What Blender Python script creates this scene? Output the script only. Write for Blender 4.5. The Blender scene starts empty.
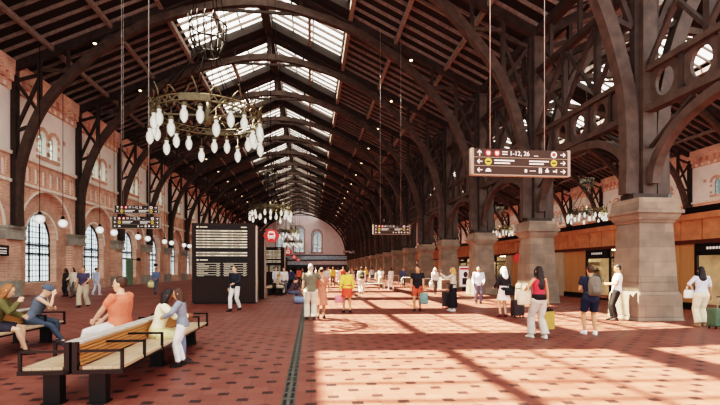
import bpy, bmesh, math, random
from mathutils import Vector, Matrix, noise as mnoise
R = math.radians
random.seed(7)
COL = bpy.context.scene.collection
V = Vector
# ------------------------------------------------------------------ camera
F, HOR, EYE, YAW = 440.0, 268.0, 1.68, R(6.35)
cs, sn = math.cos(YAW), math.sin(YAW)
cd = bpy.data.cameras.new('camera')
cam = bpy.data.objects.new('camera', cd)
COL.objects.link(cam)
cam.location = (0, 0, EYE)
cam.rotation_euler = (R(90), 0, -YAW)
cd.sensor_width = 36
cd.lens = F / 720 * 36
cd.shift_y = (HOR - 202.5) / 720
cd.clip_end = 600
bpy.context.scene.camera = cam

def gnd(px, py, z=0.0):
    d = F * (EYE - z) / (py - HOR)
    xc = (px - 360) / F * d
    return V((xc * cs + d * sn, -xc * sn + d * cs, z))

def at(px, py, Y):
    t = (px - 360) / F
    # xc = t*d ; Y = -xc*sn + d*cs
    d = Y / (cs - t * sn)
    xc = t * d
    return V((xc * cs + d * sn, Y, EYE + (HOR - py) / F * d))

# ------------------------------------------------------------------ materials
MATS = {}
def rgb(h):
    c = [int(h[i:i + 2], 16) / 255 for i in (0, 2, 4)]
    return tuple(((x / 12.92) if x <= .04045 else ((x + .055) / 1.055) ** 2.4) for x in c) + (1,)

class NT:
    def __init__(s, name):
        s.m = bpy.data.materials.new(name); s.m.use_nodes = True
        s.t = s.m.node_tree; s.t.nodes.clear()
        s.out = s.t.nodes.new('ShaderNodeOutputMaterial')
    def n(s, typ, **kw):
        nd = s.t.nodes.new('ShaderNode' + typ)
        for k, v in kw.items():
            if k.startswith('_'): setattr(nd, k[1:], v)
            else:
                key = k.replace('__', ' ')
                nd.inputs[int(key[1:]) if key[0] == 'i' and key[1:].isdigit() else key].default_value = v
        return nd
    def l(s, a, b): s.t.links.new(a, b)
    def math(s, op, a, b=None, c=None):
        nd = s.t.nodes.new('ShaderNodeMath'); nd.operation = op
        for i, x in enumerate((a, b, c)):
            if x is None: continue
            if isinstance(x, (int, float)): nd.inputs[i].default_value = x
            else: s.l(x, nd.inputs[i])
        return nd.outputs[0]
    def mix(s, f, a, b, typ='MIX'):
        nd = s.t.nodes.new('ShaderNodeMix'); nd.data_type = 'RGBA'; nd.blend_type = typ
        for i, x in ((0, f), (6, a), (7, b)):
            if isinstance(x, (int, float, tuple)): nd.inputs[i].default_value = x
            else: s.l(x, nd.inputs[i])
        return nd.outputs[2]

def mat(name, hexc, rough=.7, metal=0., var=.18, scale=6., emit=0., bump=0., spec=.3):
    if name in MATS: return MATS[name]
    t = NT(name)
    c = rgb(hexc)
    g = t.n('NewGeometry') if False else t.n('TexCoord')
    nz = t.n('TexNoise', Scale=scale, Detail=4.)
    t.l(g.outputs['Object'], nz.inputs['Vector'])
    dk = tuple(x * (1 - var) for x in c[:3]) + (1,)
    lt = tuple(min(1, x * (1 + var)) for x in c[:3]) + (1,)
    rm = t.n('ValToRGB')
    rm.color_ramp.elements[0].position = .3; rm.color_ramp.elements[0].color = dk
    rm.color_ramp.elements[1].position = .7; rm.color_ramp.elements[1].color = lt
    t.l(nz.outputs[0], rm.inputs[0])
    b = t.n('BsdfPrincipled', Roughness=rough, Metallic=metal)
    b.inputs['Specular IOR Level'].default_value = spec
    t.l(rm.outputs[0], b.inputs['Base Color'])
    if emit:
        b.inputs['Emission Color'].default_value = c
        b.inputs['Emission Strength'].default_value = emit
    if bump:
        bp = t.n('Bump', Strength=bump, Distance=.02)
        t.l(nz.outputs[0], bp.inputs['Height']); t.l(bp.outputs[0], b.inputs['Normal'])
    t.l(b.outputs[0], t.out.inputs[0])
    MATS[name] = t.m
    return t.m

def brick_mat(name, c1, c2, mortar, axes='YZ', sc=1.0):
    t = NT(name)
    g = t.n('NewGeometry'); sp = t.n('SeparateXYZ'); t.l(g.outputs['Position'], sp.inputs[0])
    cb = t.n('CombineXYZ')
    t.l(sp.outputs['XYZ'.index(axes[0])], cb.inputs[0]); t.l(sp.outputs['XYZ'.index(axes[1])], cb.inputs[1])
    br = t.n('TexBrick', Scale=1.0 / sc)
    br.inputs['Color1'].default_value = rgb(c1); br.inputs['Color2'].default_value = rgb(c2)
    br.inputs['Mortar'].default_value = rgb(mortar)
    br.inputs['Brick Width'].default_value = .26; br.inputs['Row Height'].default_value = .09
    br.inputs['Mortar Size'].default_value = .012
    t.l(cb.outputs[0], br.inputs['Vector'])
    nz = t.n('TexNoise', Scale=.9, Detail=5.); t.l(g.outputs['Position'], nz.inputs['Vector'])
    k = t.math('MULTIPLY_ADD', nz.outputs[0], 1.1, .45)
    cc = t.n('CombineColor'); 
    for i in range(3): t.l(k, cc.inputs[i])
    col = t.mix(1.0, br.outputs[0], cc.outputs[0], 'MULTIPLY')
    b = t.n('BsdfPrincipled', Roughness=.85); b.inputs['Specular IOR Level'].default_value = .2
    t.l(col, b.inputs['Base Color'])
    bp = t.n('Bump', Strength=.4, Distance=.01); t.l(br.outputs[1], bp.inputs['Height']); bp.invert = True
    t.l(bp.outputs[0], b.inputs['Normal'])
    t.l(b.outputs[0], t.out.inputs[0]); MATS[name] = t.m
    return t.m

def stone_mat(name, c1, c2):
    t = NT(name)
    g = t.n('NewGeometry'); sp = t.n('SeparateXYZ'); t.l(g.outputs['Position'], sp.inputs[0])
    cb = t.n('CombineXYZ')
    t.l(t.math('ADD', sp.outputs[0], t.math('MULTIPLY', sp.outputs[1], .71)), cb.inputs[0]); t.l(sp.outputs[2], cb.inputs[1])
    br = t.n('TexBrick', Scale=1.0)
    br.inputs['Color1'].default_value = rgb(c1); br.inputs['Color2'].default_value = rgb(c2)
    br.inputs['Mortar'].default_value = tuple(x * .82 for x in rgb(c2)[:3]) + (1,)
    br.inputs['Brick Width'].default_value = .95; br.inputs['Row Height'].default_value = .47
    br.inputs['Mortar Size'].default_value = .006
    t.l(cb.outputs[0], br.inputs['Vector'])
    nz = t.n('TexNoise', Scale=2.2, Detail=8.); t.l(g.outputs['Position'], nz.inputs['Vector'])
    k = t.math('MULTIPLY_ADD', nz.outputs[0], .9, .52)
    cc = t.n('CombineColor')
    for i in range(3): t.l(k, cc.inputs[i])
    col = t.mix(1.0, br.outputs[0], cc.outputs[0], 'MULTIPLY')
    b = t.n('BsdfPrincipled', Roughness=.75); b.inputs['Specular IOR Level'].default_value = .25
    t.l(col, b.inputs['Base Color'])
    bp = t.n('Bump', Strength=.25, Distance=.02); t.l(nz.outputs[0], bp.inputs['Height'])
    t.l(bp.outputs[0], b.inputs['Normal'])
    t.l(b.outputs[0], t.out.inputs[0]); MATS[name] = t.m
    return t.m

def wood_mat(name, c1, c2, axis='Y', rough=.5, slat=0.):
    t = NT(name)
    g = t.n('NewGeometry'); mp = t.n('Mapping')
    s = {'X': (.6, 12, 12), 'Y': (12, .6, 12), 'Z': (12, 12, .6)}[axis]
    mp.inputs['Scale'].default_value = s
    t.l(g.outputs['Position'], mp.inputs[0])
    nz = t.n('TexNoise', Scale=1.6, Detail=6.); t.l(mp.outputs[0], nz.inputs['Vector'])
    col = t.mix(nz.outputs[0], rgb(c1), rgb(c2))
    b = t.n('BsdfPrincipled', Roughness=rough); b.inputs['Specular IOR Level'].default_value = .35
    t.l(col, b.inputs['Base Color']); t.l(b.outputs[0], t.out.inputs[0]); MATS[name] = t.m
    return t.m

def glass_mat(name, tint, fac, rough=.1, diff='ffffff'):
    # mostly see-through pane: transparent + a little gloss + a little translucent diffuse
    t = NT(name)
    nz = t.n('TexNoise', Scale=1.3, Detail=3.)
    tr = t.n('BsdfTransparent'); tr.inputs[0].default_value = rgb(tint)
    df = t.n('BsdfTranslucent'); df.inputs[0].default_value = rgb(diff)
    gl = t.n('BsdfGlossy', Roughness=rough)
    m1 = t.n('MixShader'); f = t.math('MULTIPLY_ADD', nz.outputs[0], .2, fac - .1); t.l(f, m1.inputs[0])
    t.l(tr.outputs[0], m1.inputs[1]); t.l(df.outputs[0], m1.inputs[2])
    m2 = t.n('MixShader', i0=.06); t.l(m1.outputs[0], m2.inputs[1]); t.l(gl.outputs[0], m2.inputs[2])
    t.l(m2.outputs[0], t.out.inputs[0]); MATS[name] = t.m
    return t.m

def lamp_mat(name, hexc, core, edge):
    # bright at the middle where one looks through to the bulb, dim glass at the rim
    t = NT(name)
    lw = t.n('LayerWeight', Blend=.35)
    nz = t.n('TexNoise', Scale=14., Detail=2.); tc = t.n('TexCoord'); t.l(tc.outputs['Object'], nz.inputs['Vector'])
    f = t.math('SUBTRACT', 1.0, lw.outputs['Facing']); f = t.math('POWER', f, 1.6)
    st = t.math('MULTIPLY', t.math('MULTIPLY_ADD', f, core, edge), t.math('MULTIPLY_ADD', nz.outputs[0], 1.2, .4))
    e = t.n('Emission'); e.inputs[0].default_value = rgb(hexc); t.l(st, e.inputs[1])
    tr = t.n('BsdfTransparent'); g = t.n('BsdfGlossy', Roughness=.1)
    m = t.n('MixShader', i0=.25); t.l(tr.outputs[0], m.inputs[1]); t.l(g.outputs[0], m.inputs[2])
    a = t.n('MixShader'); t.l(t.math('MULTIPLY_ADD', f, .6, .35), a.inputs[0]); t.l(m.outputs[0], a.inputs[1]); t.l(e.outputs[0], a.inputs[2])
    t.l(a.outputs[0], t.out.inputs[0]); MATS[name] = t.m
    return t.m

def floor_mat():
    t = NT('terracotta_paving')
    g = t.n('NewGeometry'); sp = t.n('SeparateXYZ'); t.l(g.outputs['Position'], sp.inputs[0])
    S = .58
    u = t.math('DIVIDE', sp.outputs[0], S); v = t.math('DIVIDE', t.math('SUBTRACT', sp.outputs[1], 5.45), S)
    def near(x, off, mul, w):
        f = t.math('FRACT', t.math('MULTIPLY_ADD', x, mul, off + .5))
        return t.math('LESS_THAN', t.math('ABSOLUTE', t.math('SUBTRACT', f, .5)), w)
    d1 = t.math('MULTIPLY', near(u, 0, 1, .125), near(v, 0, 1, .11))
    d2 = t.math('MULTIPLY', near(u, .5, 1, .125), near(v, .5, 1, .11))
    dot = t.math('MAXIMUM', d1, d2)
    gr = t.math('MAXIMUM', near(u, 0, 2, .022), near(v, 0, 2, .022))
    fine = t.math('MAXIMUM', near(t.math('ADD', u, v), 0, 4, .04), near(t.math('SUBTRACT', u, v), 0, 4, .04))
    wn = t.n('TexWhiteNoise'); wn.noise_dimensions = '2D'
    cb = t.n('CombineXYZ')
    t.l(t.math('FLOOR', t.math('MULTIPLY', u, 2)), cb.inputs[0]); t.l(t.math('FLOOR', t.math('MULTIPLY', v, 2)), cb.inputs[1])
    t.l(cb.outputs[0], wn.inputs['Vector'])
    nz = t.n('TexNoise', Scale=.6, Detail=6.); t.l(g.outputs['Position'], nz.inputs['Vector'])
    f = t.math('MULTIPLY_ADD', wn.outputs[0], .45, t.math('MULTIPLY', nz.outputs[0], .55))
    base = t.mix(f, rgb('632f26'), rgb('844d40'))
    base = t.mix(t.math('MULTIPLY', fine, .22), base, rgb('54271e'))
    base = t.mix(t.math('MULTIPLY', gr, .45), base, rgb('4a241c'))
    # pink granite field on the left aisle is the same tile; dark insets
    base = t.mix(t.math('MULTIPLY', dot, .95), base, rgb('241412'))
    b = t.n('BsdfPrincipled', Roughness=.5); b.inputs['Specular IOR Level'].default_value = .3
    t.l(base, b.inputs['Base Color'])
    rr = t.math('MULTIPLY_ADD', nz.outputs[0], .3, .36); t.l(rr, b.inputs['Roughness'])
    t.l(b.outputs[0], t.out.inputs[0])
    return t.m

# ------------------------------------------------------------------ mesh builder
class MB:
    def __init__(s): s.v = []; s.f = []; s.m = []; s.mi = 0; s.sm = []
    def add(s, vs, fs, smooth=False):
        o = len(s.v); s.v += [tuple(x) for x in vs]
        for f in fs: s.f.append([i + o for i in f]); s.m.append(s.mi); s.sm.append(smooth)
    def box(s, c, sz, rz=0., M=None):
        hx, hy, hz = sz[0] / 2, sz[1] / 2, sz[2] / 2
        vs = [V((x, y, z)) for x in (-hx, hx) for y in (-hy, hy) for z in (-hz, hz)]
        if M is not None: vs = [M @ p for p in vs]
        if rz: rm = Matrix.Rotation(rz, 3, 'Z'); vs = [rm @ p for p in vs]
        vs = [p + V(c) for p in vs]
        s.add(vs, [(0, 1, 3, 2), (4, 6, 7, 5), (0, 4, 5, 1), (2, 3, 7, 6), (0, 2, 6, 4), (1, 5, 7, 3)])
        return s
    def bb(s, x0, x1, y0, y1, z0, z1): return s.box(((x0 + x1) / 2, (y0 + y1) / 2, (z0 + z1) / 2), (abs(x1 - x0), abs(y1 - y0), abs(z1 - z0)))
    def taper(s, c, b, t, z0, z1):
        vs = []
        for (w, d), z in ((b, z0), (t, z1)):
            vs += [V((c[0] + sx * w / 2, c[1] + sy * d / 2, z)) for sx, sy in ((-1, -1), (1, -1), (1, 1), (-1, 1))]
        s.add(vs, [(3, 2, 1, 0), (4, 5, 6, 7), (0, 1, 5, 4), (1, 2, 6, 5), (2, 3, 7, 6), (3, 0, 4, 7)]); return s
    def bar(s, a, b, w, h, up=(0, 0, 1)):
        a, b = V(a), V(b); d = (b - a)
        if d.length < 1e-6: return s
        d.normalize(); u = V(up)
        if abs(d.dot(u)) > .98: u = V((1, 0, 0)) if abs(d.x) < .9 else V((0, 1, 0))
        r = d.cross(u).normalized(); u = r.cross(d).normalized()
        vs = [p + r * (i * w / 2) + u * (j * h / 2) for p in (a, b) for i, j in ((-1, -1), (1, -1), (1, 1), (-1, 1))]
        s.add(vs, [(3, 2, 1, 0), (4, 5, 6, 7), (0, 1, 5, 4), (1, 2, 6, 5), (2, 3, 7, 6), (3, 0, 4, 7)]); return s
    def tube(s, pts, r, n=8, closed=False, cap=True):
        pts = [V(p) for p in pts]; N = len(pts)
        rr = r if isinstance(r, (list, tuple)) else [r] * N
        rings = []; pu = None
        for i, p in enumerate(pts):
            if closed: d = pts[(i + 1) % N] - pts[i - 1]
            else: d = pts[min(i + 1, N - 1)] - pts[max(i - 1, 0)]
            d.normalize()
            if pu is None: pu = V((0, 0, 1)) if abs(d.z) < .9 else V((1, 0, 0))
            u = (pu - d * pu.dot(d)).normalized(); w = d.cross(u); pu = u
            rings.append([p + (u * math.cos(2 * math.pi * k / n) + w * math.sin(2 * math.pi * k / n)) * rr[i] for k in range(n)])
        vs = [q for g in rings for q in g]; fs = []
        for i in range(N if closed else N - 1):
            a, b = i * n, ((i + 1) % N) * n
            for k in range(n): fs.append((a + k, a + (k + 1) % n, b + (k + 1) % n, b + k))
        if cap and not closed: fs += [tuple(range(n - 1, -1, -1)), tuple((N - 1) * n + k for k in range(n))]
        s.add(vs, fs, True); return s
    def ribbon(s, pts, w, h, side=(0, 1, 0), closed=False):
        # rectangular section swept along pts lying in a plane whose normal is side; w along side, h across
        pts = [V(p) for p in pts]; N = len(pts); sd = V(side).normalized(); vs = []; fs = []
        for i, p in enumerate(pts):
            d = (pts[(i + 1) % N] - pts[i - 1]) if closed else (pts[min(i + 1, N - 1)] - pts[max(i - 1, 0)])
            d.normalize(); nrm = sd.cross(d).normalized()
            vs += [p + sd * (a * w / 2) + nrm * (b * h / 2) for a, b in ((-1, -1), (1, -1), (1, 1), (-1, 1))]
        for i in range(N if closed else N - 1):
            a, b = i * 4, ((i + 1) % N) * 4
            for k in range(4): fs.append((a + k, a + (k + 1) % 4, b + (k + 1) % 4, b + k))
        if not closed: fs += [(3, 2, 1, 0), tuple((N - 1) * 4 + k for k in range(4))]
        s.add(vs, fs); return s
    def lathe(s, prof, c=(0, 0, 0), n=16, smooth=True, sx=1., sy=1.):
        vs = []; fs = []; c = V(c)
        for r, z in prof:
            vs += [c + V((r * sx * math.cos(2 * math.pi * k / n), r * sy * math.sin(2 * math.pi * k / n), z)) for k in range(n)]
        for i in range(len(prof) - 1):
            for k in range(n): fs.append((i * n + k, i * n + (k + 1) % n, (i + 1) * n + (k + 1) % n, (i + 1) * n + k))
        fs += [tuple(range(n - 1, -1, -1)), tuple((len(prof) - 1) * n + k for k in range(n))]
        s.add(vs, fs, smooth); return s
    def ball(s, c, r, n=12, m=8):
        if not isinstance(r, (tuple, list)): r = (r, r, r)
        vs = []; fs = []; c = V(c)
        for i in range(1, m):
            th = math.pi * i / m
            vs += [c + V((r[0] * math.sin(th) * math.cos(2 * math.pi * k / n), r[1] * math.sin(th) * math.sin(2 * math.pi * k / n), r[2] * math.cos(th))) for k in range(n)]
        top, bot = len(vs), len(vs) + 1; vs += [c + V((0, 0, r[2])), c - V((0, 0, r[2]))]
        for i in range(m - 2):
            for k in range(n): fs.append((i * n + k, (i + 1) * n + k, (i + 1) * n + (k + 1) % n, i * n + (k + 1) % n))
        for k in range(n):
            fs.append((top, k, (k + 1) % n)); fs.append((bot, (m - 2) * n + (k + 1) % n, (m - 2) * n + k))
        s.add(vs, fs, True); return s
    def poly(s, pts, dvec):
        # extrude a planar polygon by dvec
        n = len(pts); d = V(dvec); a = [V(p) for p in pts]
        s.add(a + [p + d for p in a], [tuple(range(n - 1, -1, -1)), tuple(range(n, 2 * n))] + [(i, (i + 1) % n, n + (i + 1) % n, n + i) for i in range(n)]); return s
    def loft(s, rings, n=14):
        # rings: (centre, U, V) with scaled axes
        vs = []; fs = []
        for c, U, W in rings:
            vs += [V(c) + V(U) * math.cos(2 * math.pi * k / n) + V(W) * math.sin(2 * math.pi * k / n) for k in range(n)]
        for i in range(len(rings) - 1):
            for k in range(n): fs.append((i * n + k, i * n + (k + 1) % n, (i + 1) * n + (k + 1) % n, (i + 1) * n + k))
        fs += [tuple(range(n - 1, -1, -1)), tuple((len(rings) - 1) * n + k for k in range(n))]
        s.add(vs, fs, True); return s
    def mesh(s, name, mats):
        me = bpy.data.meshes.new(name); me.from_pydata(s.v, [], s.f)
        for m in (mats if isinstance(mats, (list, tuple)) else [mats]): me.materials.append(m)
        me.polygons.foreach_set('material_index', s.m); me.polygons.foreach_set('use_smooth', s.sm)
        bm = bmesh.new(); bm.from_mesh(me); bmesh.ops.recalc_face_normals(bm, faces=bm.faces); bm.to_mesh(me); bm.free()
        me.update(); return me
    def build(s, name, mats, parent=None, loc=None, rz=0., bevel=0.):
        o = bpy.data.objects.new(name, s.mesh(name, mats)); COL.objects.link(o)
        if parent: o.parent = parent
        if loc is not None: o.location = loc
        if rz: o.rotation_euler.z = rz
        if bevel:
            b = o.modifiers.new('bevel', 'BEVEL'); b.width = bevel; b.segments = 2; b.limit_method = 'ANGLE'
        return o

def tag(o, label, cat, group=None, kind=None):
    o['label'] = label; o['category'] = cat
    if group: o['group'] = group
    if kind: o['kind'] = kind
    return o
def struct(o): o['kind'] = 'structure'; return o
def thing(name, label, cat, loc=(0, 0, 0), rz=0., group=None):
    o = bpy.data.objects.new(name, None); COL.objects.link(o); o.empty_display_size = .2
    o.location = loc; o.rotation_euler.z = rz
    return tag(o, label, cat, group)
def dup(root, loc=None, rz=None, label=None):
    r = root.copy(); COL.objects.link(r)
    if loc is not None: r.location = loc
    if rz is not None: r.rotation_euler.z = rz
    if label: r['label'] = label
    for ch in list(root.children):
        c = ch.copy(); COL.objects.link(c); c.parent = r
        for g in list(ch.children):
            d = g.copy(); COL.objects.link(d); d.parent = c
    return r
ORD = ['first', 'second', 'third', 'fourth', 'fifth', 'sixth', 'seventh', 'eighth', 'ninth', 'tenth', 'eleventh', 'twelfth', 'thirteenth', 'fourteenth', 'fifteenth', 'sixteenth', 'seventeenth', 'eighteenth', 'nineteenth', 'twentieth', 'twenty-first', 'twenty-second']
def arc(c, r, a0, a1, n, plane='YZ', rz=None):
    out = []
    for i in range(n + 1):
        a = R(a0 + (a1 - a0) * i / n); p, q = math.cos(a) * r, math.sin(a) * (rz or r)
        out.append(V((c[0], c[1] + p, c[2] + q)) if plane == 'YZ' else V((c[0] + p, c[1], c[2] + q)))
    return out
# ------------------------------------------------------------------ materials in use
M_FLOOR = floor_mat()
M_ROOF = wood_mat('dark_roof_boards', '1e1815', '2d2521', 'Y', .8)
M_RAFT = mat('roof_rafters', '7a7069', .8, var=.25)
M_TIMB = mat('truss_brown', '463b34', .6, var=.3, scale=3, bump=.2)
M_TIMB2 = mat('truss_dark', '362d28', .65, var=.3, scale=3)
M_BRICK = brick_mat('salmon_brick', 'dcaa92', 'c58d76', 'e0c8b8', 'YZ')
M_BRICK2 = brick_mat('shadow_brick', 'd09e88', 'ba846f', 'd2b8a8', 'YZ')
M_PLAST = mat('pale_plaster', 'f3ede5', .9, var=.06, scale=1.2)
M_BAND = mat('pale_stone_band', 'f0e4d6', .8, var=.12, scale=3)
M_GREY = stone_mat('grey_impost_stone', 'a5a196', '918c82')
M_PIER = stone_mat('pier_stone', '8c7b6b', '75685b')
M_PINK = mat('pink_plaster', 'f6e8e6', .9, var=.08, scale=.6)  # paled pink: distance haze on the far wall is put into the colour
M_BLACK = mat('black_metal', '191716', .45, var=.15, metal=.3)
M_PANE = glass_mat('frosted_window_glass', '6a777f', .5, .2, '737f86')
M_PANE2 = glass_mat('small_window_glass', '4e585a', .6, .2, '68736f')
M_SKYP = glass_mat('skylight_glass', 'fffaf2', .12, .2)

C1, HS, XC, C2, XL, XR = -3.2, 14.17, 10.97, 25.14, -17.15, 39.05
BAY, Y0, NT_, YA, YE = 7.0, 6.45, 19, 7.8, 136.0
TY = [Y0 + BAY * k for k in range(NT_)]
def zr(u): return 20.2 - .47 * abs(u)

# ------------------------------------------------------------------ floor
fl = MB(); n = 1
fl.bb(-22, 44, -8, 142, -.3, 0)
struct(fl.build('floor', M_FLOOR))
M_GUIDE = mat('guide_strip_stone', '4c4a42', .6, var=.15, scale=8)
gs = MB(); gs.bb(-.37, -.20, 2, 128, .0005, .006)
gso = gs.build('guide_strip', M_GUIDE); tag(gso, 'grey green tactile guide strip running down the hall floor', 'guide strip')
sl = MB()
y = 4.0
while y < 60:
    for x in (-.33, -.24): sl.bb(x - .022, x + .022, y, y + .21, .0055, .009)
    y += .29
so = sl.build('slots', M_BLACK, gso); so['kind'] = 'stuff'; so['label'] = 'rows of short dark grooves'

# ------------------------------------------------------------------ roof
SK = 5.5          # skylight half width measured from the ridge
def roof(c, name, eL, eR):
    b = MB()
    def slope(s, u0, u1, ya, yb, th=.16):
        x0, x1 = c + s * u0, c + s * u1; z0, z1 = zr(u0), zr(u1)
        b.add([(x0, ya, z0), (x1, ya, z1), (x1, yb, z1), (x0, yb, z0), (x0, ya, z0 + th), (x1, ya, z1 + th), (x1, yb, z1 + th), (x0, yb, z0 + th)],
              [(0, 1, 2, 3), (7, 6, 5, 4), (0, 4, 5, 1), (1, 5, 6, 2), (2, 6, 7, 3), (3, 7, 4, 0)])
    for s, e in ((-1, eL), (1, eR)):
        slope(s, SK, e, YA, YE)
        slope(s, 0, .28, YA, YE)
        ed = [YA] + [q for t in TY[1:] for q in (t - 1.15, t + 1.15)] + [YE]
        for i in range(1, len(ed) - 1, 2): slope(s, .28, SK, ed[i], ed[i + 1], -.5)
    o = struct(b.build(name, M_ROOF))
    r = MB(); y = YA + .2
    while y < YE:
        for s, e in ((-1, eL), (1, eR)):
            r.bar((c + s * .1, y, zr(.1) - .1), (c + s * e, y, zr(e) - .1), .085, .17)
        y += .875
    struct(r.build('ceiling_rafters', M_RAFT, o))
    return o
roof(C1, 'ceiling', 14.9, HS); roof(C2, 'ceiling', HS, 14.9)

# skylight panes: one window per bay and slope (frame + pane)
wn = [0]
def wname(): wn[0] += 1; return 'window_%d' % wn[0]
def sky_mesh(s):
    p = MB(); z0, z1 = zr(.28) + .1, zr(SK) + .1
    p.add([(s * .28, -2.45, z0), (s * SK, -2.45, z1), (s * SK, 2.45, z1), (s * .28, 2.45, z0)], [(0, 1, 2, 3)])
    f = MB()
    for u in (.34, 1.9, 3.35, SK - .06):
        f.bar((s * u, -2.45, zr(u) + .06), (s * u, 2.45, zr(u) + .06), .09, .1)
    for yy in (-2.4, 2.4): f.bar((s * .28, yy, z0 - .04), (s * SK, yy, z1 - .04), .1, .1)
    return f.mesh('skylight_frame', M_TIMB2), p.mesh('skylight_pane', M_SKYP)
SKM = {s: sky_mesh(s) for s in (-1, 1)}
for c in (C1, C2):
    for i in range(NT_ - 1):
        for s in (-1, 1):
            f = bpy.data.objects.new(wname(), SKM[s][0]); COL.objects.link(f); f.location = (c, TY[i] + 3.5, 0); struct(f)
            p = bpy.data.objects.new('pane', SKM[s][1]); COL.objects.link(p); p.parent = f

# ------------------------------------------------------------------ walls with arched bays
def arch_panel(b, P, a0, a1, z0, z1, ac, hw, sill, spring, rise, n=14):
    """flat wall piece in (a,z) with an arched hole; P maps (a,z)->3D point"""
    q = lambda A: b.add([P(*x) for x in A], [(0, 1, 2, 3)])
    if sill > z0: q([(ac - hw, z0), (ac + hw, z0), (ac + hw, sill), (ac - hw, sill)])
    q([(a0, z0), (ac - hw, z0), (ac - hw, spring), (a0, spring)])
    q([(ac + hw, z0), (a1, z0), (a1, spring), (ac + hw, spring)])
    pts = [(ac - hw * math.cos(math.pi * i / n), spring + rise * math.sin(math.pi * i / n)) for i in range(n + 1)]
    for i in range(n):
        (p0, q0), (p1, q1) = pts[i], pts[i + 1]
        q([(p0, q0), (p1, q1), (p1, z1), (p0, z1)])
    q([(a0, spring), (ac - hw, spring), (ac - hw, z1), (a0, z1)]); q([(ac + hw, spring), (a1, spring), (a1, z1), (ac + hw, z1)])
def opening(ac, hw, sill, spring, rise, n=14):
    return [(ac - hw, sill)] + [(ac - hw * math.cos(math.pi * i / n), spring + rise * math.sin(math.pi * i / n)) for i in range(n + 1)] + [(ac + hw, sill)]
def reveal(b, Pa, Pb, o, closed=True):
    for i in range(len(o) if closed else len(o) - 1):
        p, q = o[i], o[(i + 1) % len(o)]
        b.add([Pa(*p), Pa(*q), Pb(*q), Pb(*p)], [(0, 1, 2, 3)])

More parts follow.
